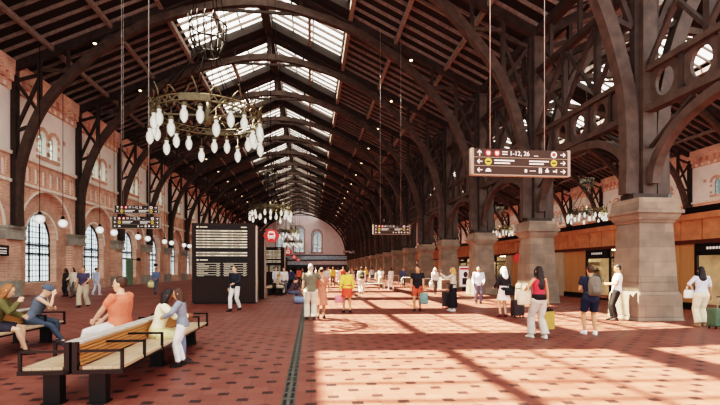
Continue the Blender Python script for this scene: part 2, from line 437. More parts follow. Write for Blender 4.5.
def side_wall(X, s, wallname):
    """s=+1: the hall lies at +X of the wall face; bays between trusses"""
    D = lambda d: (lambda a, z: V((X - s * d, a, z)))
    br = MB(); tr = MB(); ni = MB(); pl = MB(); fr = MB(); st = MB(); im = MB(); de = MB()
    for i in range(-1, NT_):
        ym = Y0 + BAY * i + 3.5; a0, a1 = ym - 3.5, ym + 3.5
        if i == NT_ - 1: a1 = YE + .3
        # outer brick layer with recess, inner layer with window opening
        br.mi = 0
        arch_panel(br, D(0), a0, a1, 0, 6.7, ym, 2.85, 0, 3.75, 2.85, 20)
        o1 = opening(ym, 2.85, 0, 3.75, 2.85, 20); reveal(br, D(0), D(.38), o1, False)
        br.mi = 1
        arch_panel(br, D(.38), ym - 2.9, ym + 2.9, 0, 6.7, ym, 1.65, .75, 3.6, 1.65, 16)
        o2 = opening(ym, 1.65, .75, 3.6, 1.65, 16); br.mi = 0; reveal(br, D(.38), D(.95), o2)
        # archivolt, a thin pale ring
        tr.ribbon([V((X + s * .02, p.y, p.z)) for p in arc((0, ym, 3.75), 2.9, 0, 180, 24)], .09, .13, (1, 0, 0))
        tr.ribbon([V((X - s * .36, p.y, p.z)) for p in arc((0, ym, 3.6), 1.75, 0, 180, 20)], .06, .12, (1, 0, 0))
        # imposts, plinths
        im.bb(X - s * .3, X + s * .32, a0 - .78, a0 + .78, 3.32, 3.54); im.bb(X - s * .3, X + s * .26, a0 - .72, a0 + .72, 3.54, 3.95); im.bb(X - s * .3, X + s * .34, a0 - .8, a0 + .8, 3.95, 4.1)
        im.bb(X - s * .3, X + s * .16, a0 - .72, a0 + .72, 0, .95)
        br.bb(X - s * .2, X + s * .1, a0 - .6, a0 + .6, .95, 3.32)
        # string courses
        st.bb(X - s * .3, X + s * .14, a0, a1, 6.62, 6.8); st.bb(X - s * .3, X + s * .16, a0, a1, 8.22, 8.42)
        # blind arcade
        br.mi = 0
        ns = 8
        for k in range(ns):
            b0 = a0 + .3 + k * .8; b1 = b0 + .8; m = (b0 + b1) / 2
            arch_panel(br, D(0), b0, b1, 6.75, 8.3, m, .2, 6.95, 7.75, .2, 8)
            o = opening(m, .2, 6.95, 7.75, .2, 8); reveal(br, D(0), D(.12), o)
            ni.add([D(.12)(*p) for p in [(m - .22, 6.9), (m + .22, 6.9), (m + .22, 8.0), (m - .22, 8.0)]], [(0, 1, 2, 3)])
        br.add([D(0)(*p) for p in [(a0, 6.75), (a0 + .3, 6.75), (a0 + .3, 8.3), (a0, 8.3)]], [(0, 1, 2, 3)])
        br.add([D(0)(*p) for p in [(a1, 6.75), (a0 + 6.7, 6.75), (a0 + 6.7, 8.3), (a1, 8.3)]], [(0, 1, 2, 3)])
        # plaster storey with two arched lights
        for (q0, q1, m) in ((a0, ym, ym - .62), (ym, a1, ym + .62)):
            arch_panel(pl, D(0), q0, q1, 8.3, 11.9, m, .42, 8.85, 10.05, .42, 10)
            reveal(pl, D(0), D(.4), opening(m, .42, 8.85, 10.05, .42, 10))
            br.mi = 0
            br.ribbon([V((X + s * .03, p.y, p.z)) for p in arc((0, m, 10.05), .55, 0, 180, 12)], .1, .22, (1, 0, 0))
            br.bb(X - s * .1, X + s * .1, m - .62, m + .62, 8.62, 8.84)
            for dz in (9.1, 9.75):
                for sg in (-1, 1): br.bb(X - s * .1, X + s * .05, m + sg * .55 - .11, m + sg * .55 + .11, dz - .12, dz + .12)
        br.bb(X - s * .1, X + s * .05, ym - 2.0, ym - 1.7, 10.2, 10.5); br.bb(X - s * .1, X + s * .05, ym + 1.7, ym + 2.0, 10.2, 10.5)
        # brick cornice with dentils
        fr.bb(X - s * .3, X + s * .1, a0, a1, 11.9, 12.4); fr.bb(X - s * .3, X + s * .3, a0, a1, 12.75, 13.6)
        fr.bb(X - s * .3, X + s * .06, a0, a1, 12.4, 12.75)
        for k in range(10): fr.bb(X, X + s * .28, a0 + .1 + k * .7, a0 + .45 + k * .7, 12.35, 12.76)
        for k in range(10): de.bb(X + s * .05, X + s * .12, a0 + .5 + k * .7, a0 + .75 + k * .7, 11.98, 12.2)
    w = struct(br.build(wallname, [M_BRICK, M_BRICK2]))
    for nm, b, m in (('archivolt', tr, M_BAND), ('impost', im, M_GREY), ('string_course', st, M_BAND), ('blind_niche', ni, M_PLAST), ('upper_plaster', pl, M_PLAST), ('brick_cornice', fr, M_BRICK), ('pale_dentil', de, M_BAND)):
        struct(b.build(nm, m, w))
    return w
side_wall(XL, 1, 'wall_left'); side_wall(XR, -1, 'wall_right')

# window joinery, shared meshes
def big_window():
    f = MB(); o = opening(0, 1.63, .78, 3.6, 1.63, 18)
    f.ribbon([V((0, a, z)) for a, z in o], .1, .12, (1, 0, 0), True)
    for a in (-.55, .55): f.bb(-.05, .05, a - .045, a + .045, .8, 3.6 + math.sqrt(1.63 ** 2 - a * a) - .02)
    for z in (2.62, 3.2): f.bb(-.05, .05, -1.62, 1.62, z - .05, z + .05)
    for k in range(1, 9):
        a = -1.63 + k * 3.26 / 9
        f.bb(-.015, .015, a - .011, a + .011, .8, 3.6 + math.sqrt(max(.01, 1.63 ** 2 - a * a)) - .03)
    z = .8
    while z < 5.1:
        hw = 1.62 if z < 3.6 else math.sqrt(max(.01, 1.62 ** 2 - (z - 3.6) ** 2))
        f.bb(-.015, .015, -hw, hw, z - .011, z + .011); z += .36
    p = MB(); vs = [V((0, a, z)) for a, z in o]; p.add(vs, [tuple(range(len(vs)))])
    return f.mesh('window_frame', M_BLACK), p.mesh('window_pane', M_PANE)
def small_window():
    f = MB(); o = opening(0, .42, 8.85, 10.05, .42, 10)
    f.ribbon([V((0, a, z)) for a, z in o], .06, .07, (1, 0, 0), True)
    f.bb(-.03, .03, -.02, .02, 8.85, 10.45)
    for z in (9.2, 9.6, 10.05): f.bb(-.03, .03, -.42, .42, z - .015, z + .015)
    p = MB(); vs = [V((0, a, z)) for a, z in o]; p.add(vs, [tuple(range(len(vs)))])
    return f.mesh('small_window_frame', M_GREY), p.mesh('small_window_pane', M_PANE2)
BW, SW = big_window(), small_window()
def place_win(W, x, y):
    f = bpy.data.objects.new(wname(), W[0]); COL.objects.link(f); f.location = (x, y, 0); struct(f)
    p = bpy.data.objects.new('pane', W[1]); COL.objects.link(p); p.parent = f
for i in range(-1, NT_):
    ym = Y0 + BAY * i + 3.5
    if ym > YE: continue
    place_win(BW, XL - .85, ym); place_win(BW, XR + .85, ym)
    for dy in (-.62, .62): place_win(SW, XL - .3, ym + dy); place_win(SW, XR + .3, ym + dy)

# ------------------------------------------------------------------ far gable walls
SPR = [11.9, 13.0, 11.9]
def gable(c, name, mirror=1):
    b = MB(); P = lambda a, z: V((c + a, YE, z))
    ws = [(-5.9, 1.35), (-.45, 1.45), (5.0, 1.35)]
    edges = [-10.6, -3.2, 2.3, 10.6]
    for k, (m, hw) in enumerate(ws):
        arch_panel(b, P, edges[k], edges[k + 1], 0, 15.2, m, hw, 6.6, SPR[k], hw, 14)
        reveal(b, P, lambda a, z: V((c + a, YE + .6, z)), opening(m, hw, 6.6, SPR[k], hw, 14))
    b.add([P(-10.6, 15.2), P(10.6, 15.2), P(0, 20.2)], [(0, 1, 2)])
    for s in (-1, 1): b.add([P(s * 10.6, 0), P(s * 15, 0), P(s * 15, 13.2), P(s * 10.6, 15.2)], [(0, 1, 2, 3)])
    w = struct(b.build(name, M_PINK))
    t = MB()
    for k, (m, hw) in enumerate(ws):
        sp = SPR[k]
        t.ribbon([V((c + m - hw - .25, YE - .05, 6.5))] + [V((p.x, YE - .05, p.z)) for p in arc((c + m, 0, sp), hw + .25, 180, 0, 16, 'XZ')] + [V((c + m + hw + .25, YE - .05, 6.5))], .2, .3, (0, 1, 0))
        t.bb(c + m - hw - .5, c + m + hw + .5, YE - .3, YE, 6.2, 6.55)
    struct(t.build('window_surround', mat('grey_pink_trim', 'a98c8c', .8), w))
    for k, (m, hw) in enumerate(ws):
        sp = SPR[k]
        f = MB(); o = opening(0, hw, 6.6, sp, hw, 14)
        f.ribbon([V((a, 0, z)) for a, z in o], .2, .3, (0, 1, 0), True)
        f.bb(-.12, .12, -.1, .1, 6.6, sp + hw)
        for z in (7.8, 9.0, sp): f.bb(-hw, hw, -.06, .06, z - .07, z + .07)
        fo = struct(f.build(wname(), M_PLAST, None, (c + m, YE + .4, 0)))
        p = MB(); vs = [V((a, .03, z)) for a, z in o]; p.add(vs, [tuple(range(len(vs)))]); struct(p.build('pane', glass_mat('far_window_glass', '41484b', .4, .2, '626a6e') if 'far_window_glass' not in MATS else MATS['far_window_glass'], fo))
gable(C1, 'wall_back'); gable(C2, 'wall_back')

# ------------------------------------------------------------------ trusses
KEY = [(13.6, 4.1), (13.62, 6.0), (13.42, 7.9), (12.5, 10.6), (11.0, 12.7), (8.6, 14.95), (5.0, 16.85), (0, 17.9), (-5.0, 16.85)]
def arch_pts():
    out = []
    for i in range(len(KEY) - 2):
        p0 = V(KEY[max(i - 1, 0)]); p1 = V(KEY[i]); p2 = V(KEY[i + 1]); p3 = V(KEY[i + 2])
        for k in range(6):
            t = k / 6
            out.append(.5 * ((2 * p1) + (p2 - p0) * t + (2 * p0 - 5 * p1 + 4 * p2 - p3) * t * t + (3 * p1 - p0 - 3 * p2 + p3) * t ** 3))
    return out
AP = arch_pts()
def arch_z(u):
    for i in range(len(AP) - 1):
        if AP[i].x >= u >= AP[i + 1].x and AP[i].x > AP[i + 1].x:
            t = (AP[i].x - u) / (AP[i].x - AP[i + 1].x); return AP[i].y + t * (AP[i + 1].y - AP[i].y)
    return 17.9
full = [V((p.x, 0, p.y)) for p in AP] + [V((0, 0, 17.9))] + [V((-p.x, 0, p.y)) for p in reversed(AP)]
def make_truss(c, wall_side, y, label, group):
    t = thing('roof_truss', label, 'roof truss', (c, y, 0), 0, group)
    a = MB(); a.ribbon(full, .36, .44, (0, 1, 0)); a.build('arch_rib', M_TIMB, t)
    for s in (-1, 1):
        MB().bar((s * 14.0, 0, zr(14.0) - .42), (0, 0, zr(0) - .42), .3, .46).build('principal_rafter', M_TIMB2, t)
        for u, w in ((12.45, .2), (10.9, .16), (8.5, .2), (5.2, .18), (2.6, .14)):
            MB().bb(s * u - w / 2, s * u + w / 2, -w / 2, w / 2, arch_z(u) + .1, zr(u) - .5).build('strut', M_TIMB2, t)
        MB().bar((s * 12.45, 0, 13.2), (s * 10.6, 0, 13.2), .14, .18).build('tie_beam', M_TIMB, t)
        MB().bar((s * 10.9, 0, arch_z(10.9)), (s * 8.5, 0, zr(8.5) - .6), .12, .16).build('brace', M_TIMB2, t)
        MB().bar((s * 8.5, 0, arch_z(8.5)), (s * 5.2, 0, zr(5.2) - .6), .12, .16).build('brace', M_TIMB2, t)
        for (u0, z0, u1, z1) in ((13.7, 9.7, 12.5, 12.6), (13.7, 12.4, 12.5, 10.7), (13.7, 12.5, 12.45, 12.9), (13.7, 9.6, 12.85, 9.95), (13.7, 7.9, 13.0, 9.6)):
            MB().bar((s * u0, 0, z0), (s * u1, 0, z1), .13, .17).build('brace', M_TIMB2, t)
    MB().bb(-.16, .16, -.14, .14, 17.9, 19.7).build('king_post', M_TIMB2, t)
    MB().bar((-5.2, 0, 17.35), (5.2, 0, 17.35), .12, .16).build('collar_tie', M_TIMB2, t)
    MB().bb(wall_side * 13.78 - .13, wall_side * 13.78 + .13, -.2, .2, 4.1, 13.2).build('wall_post', M_TIMB2, t)
    return t
t1 = make_truss(C1, -1, TY[1], 'x', 'arched roof trusses of the main hall')
t1['label'] = 'dark brown arched roof truss nearest the camera in the main hall'
for i in range(2, NT_):
    dup(t1, (C1, TY[i], 0), label='dark brown arched roof truss of the main hall, %s from the camera' % ORD[i - 1])
t2 = make_truss(C2, 1, TY[1], 'dark brown arched truss nearest the camera in the hall beyond the piers', 'arched roof trusses of the side hall')
for i in range(2, NT_):
    dup(t2, (C2, TY[i], 0), label='dark brown arched truss in the hall beyond the piers, %s from the camera' % ORD[i - 1])

# purlins and ridge beams (continuous)
for c, hn in ((C1, 'main hall'), (C2, 'side hall')):
    g = 'long purlins under the %s roof' % hn
    for s, sd in ((-1, 'left'), (1, 'right')):
        for u, w, h, nm in ((11.7, .2, .26, 'lowest'), (8.5, .2, .26, 'middle'), (SK + .15, .26, .34, 'skylight edge'), (3.1, .2, .22, 'uppermost')):
            b = MB(); b.bb(c + s * u - w / 2, c + s * u + w / 2, YA, YE - .1, zr(u) - .32 - h / 2, zr(u) - .32 + h / 2)
            tag(b.build('purlin', M_RAFT), '%s brown timber purlin on the %s slope of the %s roof' % (nm, sd, hn), 'purlin', g)
    b = MB(); b.bb(c - .3, c + .3, YA, YE - .1, 19.45, 19.95)
    tag(b.build('ridge_beam', M_TIMB2), 'broad dark ridge beam along the top of the %s roof' % hn, 'beam', 'ridge beams')

# ------------------------------------------------------------------ stone piers and columns on the pier line
def make_pier(y):
    t = thing('stone_pier', 'x', 'pier', (XC, y, 0), 0, 'tapered stone piers along the right of the hall')
    MB().taper((0, 0), (1.62, 1.5), (1.56, 1.44), 0, .12).taper((0, 0), (1.56, 1.44), (1.5, 1.38), .12, .82).taper((0, 0), (1.5, 1.38), (1.38, 1.26), .82, .94).build('plinth', M_PIER, t, bevel=.02)
    MB().taper((0, 0), (1.38, 1.26), (1.34, 1.22), .94, 1.22).taper((0, 0), (1.34, 1.22), (1.17, 1.06), 1.22, 3.12).build('shaft', M_PIER, t, bevel=.015)
    MB().taper((0, 0), (1.2, 1.1), (1.3, 1.2), 3.12, 3.22).taper((0, 0), (1.34, 1.24), (1.5, 1.4), 3.22, 3.42).taper((0, 0), (1.6, 1.5), (1.6, 1.5), 3.42, 3.54).build('cornice', M_PIER, t, bevel=.015)
    MB().taper((0, 0), (1.46, 1.36), (1.38, 1.28), 3.54, 3.92).build('cap_block', M_PIER, t, bevel=.02)
    return t
p0 = make_pier(TY[1]); p0['label'] = 'tapered grey stone pier nearest the camera, by the man in the white t-shirt'
for i in range(2, NT_):
    dup(p0, (XC, TY[i], 0), label='tapered grey stone pier on the right, %s from the camera' % ORD[i - 1])
pz = None and dup(p0, (XC, TY[0], 0), label='tapered grey stone pier outside the frame to the right')
def make_column(y):
    t = thing('timber_column', 'x', 'column', (XC, y, 0), 0, 'columns standing on the stone piers')
    MB().bb(-.24, .24, -.26, .26, 3.92, 13.3).build('post', M_TIMB, t)
    MB().bb(-.62, .62, -.3, .3, 3.92, 4.1).build('foot_plate', M_TIMB2, t)
    for s in (-1, 1):
        MB().bb(s * .34 - .09, s * .34 + .09, -.12, .12, 4.1, 12.9).build('side_post', M_TIMB2, t)
    return t
c0 = make_column(TY[1]); c0['label'] = 'thick dark brown column on the stone pier nearest the camera'
for i in range(2, NT_):
    dup(c0, (XC, TY[i], 0), label='thick dark brown column on the %s stone pier from the camera' % ORD[i - 1])

# girders with arches between the columns
def plate_hole(b, a0, a1, z0, z1, ry, rz, x0, x1, n=20):
    am, zm = (a0 + a1) / 2, (z0 + z1) / 2
    ins, outs = [], []
    for k in range(n):
        t = 2 * math.pi * k / n; c_, s_ = math.cos(t), math.sin(t)
        ins.append((am + ry * c_, zm + rz * s_))
        q = min((a1 - a0) / 2 / max(abs(c_), 1e-6), (z1 - z0) / 2 / max(abs(s_), 1e-6)); outs.append((am + q * c_, zm + q * s_))
    for X_ in (x0, x1):
        for k in range(n):
            j = (k + 1) % n; b.add([(X_, *ins[k]), (X_, *outs[k]), (X_, *outs[j]), (X_, *ins[j])], [(0, 1, 2, 3)])
    for k in range(n):
        j = (k + 1) % n; b.add([(x0, *ins[k]), (x0, *ins[j]), (x1, *ins[j]), (x1, *ins[k])], [(0, 1, 2, 3)])
def make_girder():
    t = thing('arcade_girder', 'x', 'girder', (XC, 0, 0), 0, 'girders with arches between the columns')
    pts = [V((0, -3.1 * math.cos(math.pi * k / 24), 4.4 + 2.2 * math.sin(math.pi * k / 24))) for k in range(25)]
    MB().ribbon(pts, .3, .28, (1, 0, 0)).build('arch', M_TIMB, t)
    MB().bb(-.17, .17, -3.22, 3.22, 6.75, 6.97).build('lower_chord', M_TIMB, t)
    MB().bb(-.17, .17, -3.24, 3.24, 8.05, 8.25).build('upper_chord', M_TIMB, t)
    w = MB()
    for k in range(5):
        b0 = -3.24 + k * 1.296; plate_hole(w, b0 + .08, b0 + 1.216, 6.97, 8.05, .36, .44, -.06, .06)
    w.build('pierced_plate', M_TIMB, t)
    for k in range(1, 5): MB().bb(-.12, .12, -3.24 + k * 1.296 - .08, -3.24 + k * 1.296 + .08, 6.97, 8.05).build('post', M_TIMB2, t)
    for y in (-1.1, 1.1): MB().bb(-.1, .1, y - .1, y + .1, 8.25, 11.1).build('upper_post', M_TIMB2, t)
    MB().bb(-.14, .14, -3.24, 3.24, 11.1, 11.32).build('top_chord', M_TIMB2, t)
    MB().bb(-.2, .2, -3.22, 3.22, 12.9, 13.3).build('gutter_beam', M_TIMB2, t)
    for a, b in ((-3.2, -1.1), (-1.1, 1.1), (1.1, 3.2)):
        MB().bar((.05, a, 8.3), (.05, b, 11.1), .1, .16, (1, 0, 0)).build('brace', M_TIMB2, t)
        MB().bar((-.06, a, 11.1), (-.06, b, 8.3), .1, .16, (1, 0, 0)).build('brace', M_TIMB2, t)
    for y in (-2.2, 0, 2.2): MB().bb(-.08, .08, y - .08, y + .08, 11.32, 12.9).build('short_post', M_TIMB2, t)
    for s in (-1, 1):
        MB().bar((0, s * 3.2, 5.6), (0, s * 1.6, 6.7), .1, .12, (1, 0, 0)).build('spandrel_strut', M_TIMB2, t)
    return t
g0 = make_girder(); g0.location.y = TY[0] + 3.5; g0['label'] = 'pierced arched girder between columns, nearest the camera at upper right'
for i in range(1, NT_ - 1):
    dup(g0, (XC, TY[i] + 3.5, 0), label='pierced arched girder between columns, %s from the camera' % ORD[i])
# ------------------------------------------------------------------ chandeliers
M_GOLD = mat('tarnished_brass', '544d38', .55, metal=.35, var=.3, scale=12)
M_GLOW = lamp_mat('glowing_lamp_glass', 'fff4e2', 1.7, .2)
M_GLOWW = lamp_mat('glowing_globe_glass', 'fff6ec', 2.2, .3)
M_CORD = mat('dark_cord', '171412', 1., spec=0.)
M_WIRE = mat('pale_steel_wire', 'b9b4ad', .4, metal=.5)
M_CLEAR = glass_mat('lantern_glass', 'f4f2ea', .25, .08, 'ffffff')

def make_chandelier(full_):
    t = thing('chandelier', 'x', 'chandelier', (C1, 0, 0), 0, 'large ring chandeliers along the hall')
    RZ, RR = 6.45, 1.62
    rg = MB()
    rg.tube([V((RR * math.cos(a), RR * math.sin(a), RZ + .05)) for a in [2 * math.pi * k / 40 for k in range(40)]], .028, 6, True)
    rg.tube([V((RR * math.cos(a), RR * math.sin(a), RZ - .13)) for a in [2 * math.pi * k / 40 for k in range(40)]], .03, 6, True)
    N = 40
    for k in range(N):  # pierced band between the two hoops
        a = 2 * math.pi * k / N; b = 2 * math.pi * (k + .5) / N; c = 2 * math.pi * (k + 1) / N
        P = lambda q, z, r=RR: V((r * math.cos(q), r * math.sin(q), z))
        rg.bar(P(a, RZ + .04), P(b, RZ - .12), .02, .03); rg.bar(P(b, RZ - .12), P(c, RZ + .04), .02, .03)
    for k in range(4):   # solid shield plates on the band
        q = R(-90 + 90 * k); w = .26
        rg.ribbon([V((RR * 1.02 * math.cos(q + w * (i / 6 - .5) * 2), RR * 1.02 * math.sin(q + w * (i / 6 - .5) * 2), RZ - .05)) for i in range(7)], .19, .03, (0, 0, 1))
    rg.build('ring', M_GOLD, t)
    lf = MB(); random.seed(3)
    for k in range(32):  # scrolling leaf tips above and below the band
        a = 2 * math.pi * (k + .25) / 32; d = V((math.cos(a), math.sin(a), 0)); tg = V((-d.y, d.x, 0))
        base = d * RR + V((0, 0, RZ + .1)); h = .2 if k % 4 else .42
        sg = 1 if k % 2 else -1
        lf.tube([base, base + V((0, 0, h * .5)) + tg * .06 * sg, base + V((0, 0, h)) + tg * .14 * sg + d * .06, base + V((0, 0, h * .85)) + tg * .22 * sg + d * .08], [.022, .024, .018, .006], 5)
        lf.tube([base - V((0, 0, .25)), base - V((0, 0, .38)) + tg * .05 * sg, base - V((0, 0, .36)) + tg * .12 * sg], [.02, .016, .005], 5)
    lo = lf.build('leaf_scrolls', M_GOLD, t); lo['kind'] = 'stuff'
    cr = MB()
    for z, r in ((8.35, .34), (8.75, .5), (9.25, .56)):
        cr.tube([V((r * math.cos(2 * math.pi * k / 24), r * math.sin(2 * math.pi * k / 24), z)) for k in range(24)], .025, 6, True)
    for k in range(16):
        a = 2 * math.pi * k / 16; d = V((math.cos(a), math.sin(a), 0)); tg = V((-d.y, d.x, 0))
        cr.tube([d * .34 + V((0, 0, 8.35)), d * .5 + V((0, 0, 8.75)), d * .56 + V((0, 0, 9.25)), d * .6 + tg * .06 + V((0, 0, 9.45))], [.02, .02, .02, .008], 5)
        cr.tube([d * .52 + V((0, 0, 8.8)), d * .58 + tg * .1 + V((0, 0, 9.0)), d * .55 + V((0, 0, 9.2))], .014, 5)
    cr.build('crown', mat('dark_wrought_iron', '2a2a24', .5, metal=.4), t)
    for k in range(12):
        a = 2 * math.pi * k / 12; d = V((math.cos(a), math.sin(a), 0))
        MB().tube([d * RR + V((0, 0, RZ + .1)), d * .34 + V((0, 0, 8.35))], .014, 5).build('hanging_rod', M_CORD, t)
        if k % 2 == 0: MB().tube([d * .56 + V((0, 0, 9.25)), d * .08 + V((0, 0, 11.6))], .012, 5).build('hanging_rod', M_CORD, t)
    MB().tube([(0, 0, 11.6), (0, 0, 19.45)], .035, 6).build('cord', M_CORD, t)
    sp = MB()
    for k in range(6):
        a = 2 * math.pi * k / 6; sp.bar((0, 0, RZ + .0), (RR * math.cos(a), RR * math.sin(a), RZ), .035, .05)
    sp.lathe([(.03, RZ - .35), (.12, RZ - .25), (.16, RZ - .08), (.1, RZ + .1), (.04, RZ + .5)], n=12)
    sp.build('spider_frame', M_GOLD, t)
    lm = None
    for k in range(24):
        a = 2 * math.pi * (k + .35) / 24; r = RR + (.02 if k % 2 else -.02); z = RZ - .26 - (.34 if k % 3 == 1 else .0)
        pos = V((r * math.cos(a), r * math.sin(a), z))
        if lm is None:
            b = MB().lathe([(.04, 0), (.07, -.05), (.05, -.11), (.1, -.18), (.118, -.28), (.1, -.4), (.05, -.48), (.015, -.51)], n=12)
            lm = b.build('lamp', M_GLOW, t)
            c = MB().lathe([(.012, .3), (.014, .06), (.05, .05), (.085, .0), (.08, -.03), (.05, -.06)], n=10).build('cap', M_GOLD, lm)
            lm.location = pos
        else:
            o = lm.copy(); COL.objects.link(o); o.parent = t; o.location = pos
            cc = lm.children[0].copy(); COL.objects.link(cc); cc.parent = o
    return t
ch = make_chandelier(1); ch.location.y = 14.2; ch['label'] = 'huge brass ring chandelier of glass lamps nearest the camera, upper left'
for yy, l in ((35.6, 'smaller looking ring chandelier above the departure board, second from the camera'), (57.6, 'distant ring chandelier above the red hexagon signs, third from the camera'), (79.6, 'distant ring chandelier, fourth from the camera')):
    dup(ch, (C1, yy, 0), label=l)

for yy, l in ((37.8, 'ring chandelier in the side hall, seen left of the nearest pier above the shops'), (56.5, 'ring chandelier in the side hall, seen between the second and third piers'), (79.6, 'distant ring chandelier in the side hall, third from the camera')):
    dup(ch, (C2, yy, .45), label=l)
# ------------------------------------------------------------------ globe pendants
def make_globe(top):
    t = thing('globe_pendant', 'x', 'pendant lamp', (0, 0, 0), 0, 'glass globe pendant lamps')
    MB().ball((0, 0, 0), (.27, .27, .27), 16, 12).build('globe', M_GLOWW, t)
    MB().lathe([(.1, .28), (.14, .25), (.14, .2)], n=12).lathe([(.03, .44), (.08, .4), (.1, .28)], n=12).build('cap', M_BLACK, t)
    MB().tube([(0, 0, .42), (0, 0, top)], .018, 5).build('cord', M_CORD, t)
    return t
gl = make_globe(9.62); first = True
used = {}
for i in range(3, 14):
    for dy, wd in ((-1.15, 'nearer'), (1.15, 'farther')):
        loc = (-15.0, TY[i] + dy, 4.4); lb = 'glass globe pendant, %s of the pair at the %s left brick pier' % (wd, ORD[i - 3])
        if 'l' not in used: used['l'] = 1; gl.location = loc; gl['label'] = lb
        else: dup(gl, loc, label=lb)

# ------------------------------------------------------------------ ceiling spotlights
M_SPOT = mat('warm_spot_lens', 'ffe2b0', .3, emit=9., var=.02)
def make_spot():
    t = thing('spotlight', 'x', 'spotlight', (0, 0, 0), 0, 'small warm spotlights under the roof')
    MB().lathe([(.03, .34), (.09, .3), (.1, .05), (.12, 0)], n=10).build('housing', M_BLACK, t)
    MB().ball((0, 0, -.01), (.1, .1, .06), 10, 6).build('lens', M_SPOT, t)
    return t
sp_ = None
for i in range(3, 16):
    for s, sd in ((-1, 'left'), (1, 'right')):
        loc = (C1 + s * 9.6, TY[i] + .35, zr(9.6) - .62); lb = 'small glowing spotlight under the %s slope of the main roof, %s from the front' % (sd, ORD[i - 3])
        if sp_ is None: sp_ = make_spot(); sp_.location = loc; sp_['label'] = lb
        else: dup(sp_, loc, label=lb)
        if i < 9 and s < 0:
            dup(sp_, (C2 + s * 9.6, TY[i] + .35, zr(9.6) - .62), label='small glowing spotlight under the side hall roof, %s from the front' % ORD[i - 3])

# ------------------------------------------------------------------ hanging signs
M_SIGN = mat('brown_sign_panel', '36281f', .7, var=.06)
M_SIGND = mat('dark_sign_panel', '241f1a', .7, var=.06)
M_EDGE = mat('pale_sign_edge', '9a8879', .5, var=.05)
M_WHITE = mat('white_sign_ink', 'f4f0ea', .6, emit=.25, var=.01)
M_YELL = mat('yellow_sign_disc', 'c4ab45', .6, emit=.1, var=.02)
M_RED = mat('red_sign_disc', 'c63a35', .6, emit=.25, var=.02)
def text_mesh(s, size, depth=.004):
    cu = bpy.data.curves.new('txt', 'FONT'); cu.body = s; cu.size = size; cu.extrude = depth
    cu.align_x = 'LEFT'; cu.align_y = 'CENTER'
    o = bpy.data.objects.new('tmp', cu); COL.objects.link(o)
    dg = bpy.context.evaluated_depsgraph_get(); me = bpy.data.meshes.new_from_object(o.evaluated_get(dg))
    bpy.data.objects.remove(o); return me
def add_text(b, s, x, z, size, y):
    me = text_mesh(s, size); vs = [V((x + v.co.x, y + v.co.z * .5, z + v.co.y)) for v in me.vertices]
    b.add(vs, [list(p.vertices) for p in me.polygons])
def arrow(b, x, z, s, ang, y):
    ca, sa = math.cos(ang), math.sin(ang); T = lambda p, q: V((x + (p * ca - q * sa) * s, y, z + (p * sa + q * ca) * s))
    b.poly([T(-.5, -.07), T(.38, -.07), T(.38, .07), T(-.5, .07)], (0, .004, 0))
    for g in (1, -1): b.poly([T(.5, 0), T(.08, .42 * g), T(-.03, .31 * g), T(.3, 0)], (0, .004, 0))
def disc(b, x, z, r, y, n=20):
    b.poly([V((x + r * math.cos(2 * math.pi * k / n), y, z + r * math.sin(2 * math.pi * k / n))) for k in range(n)], (0, .004, 0))
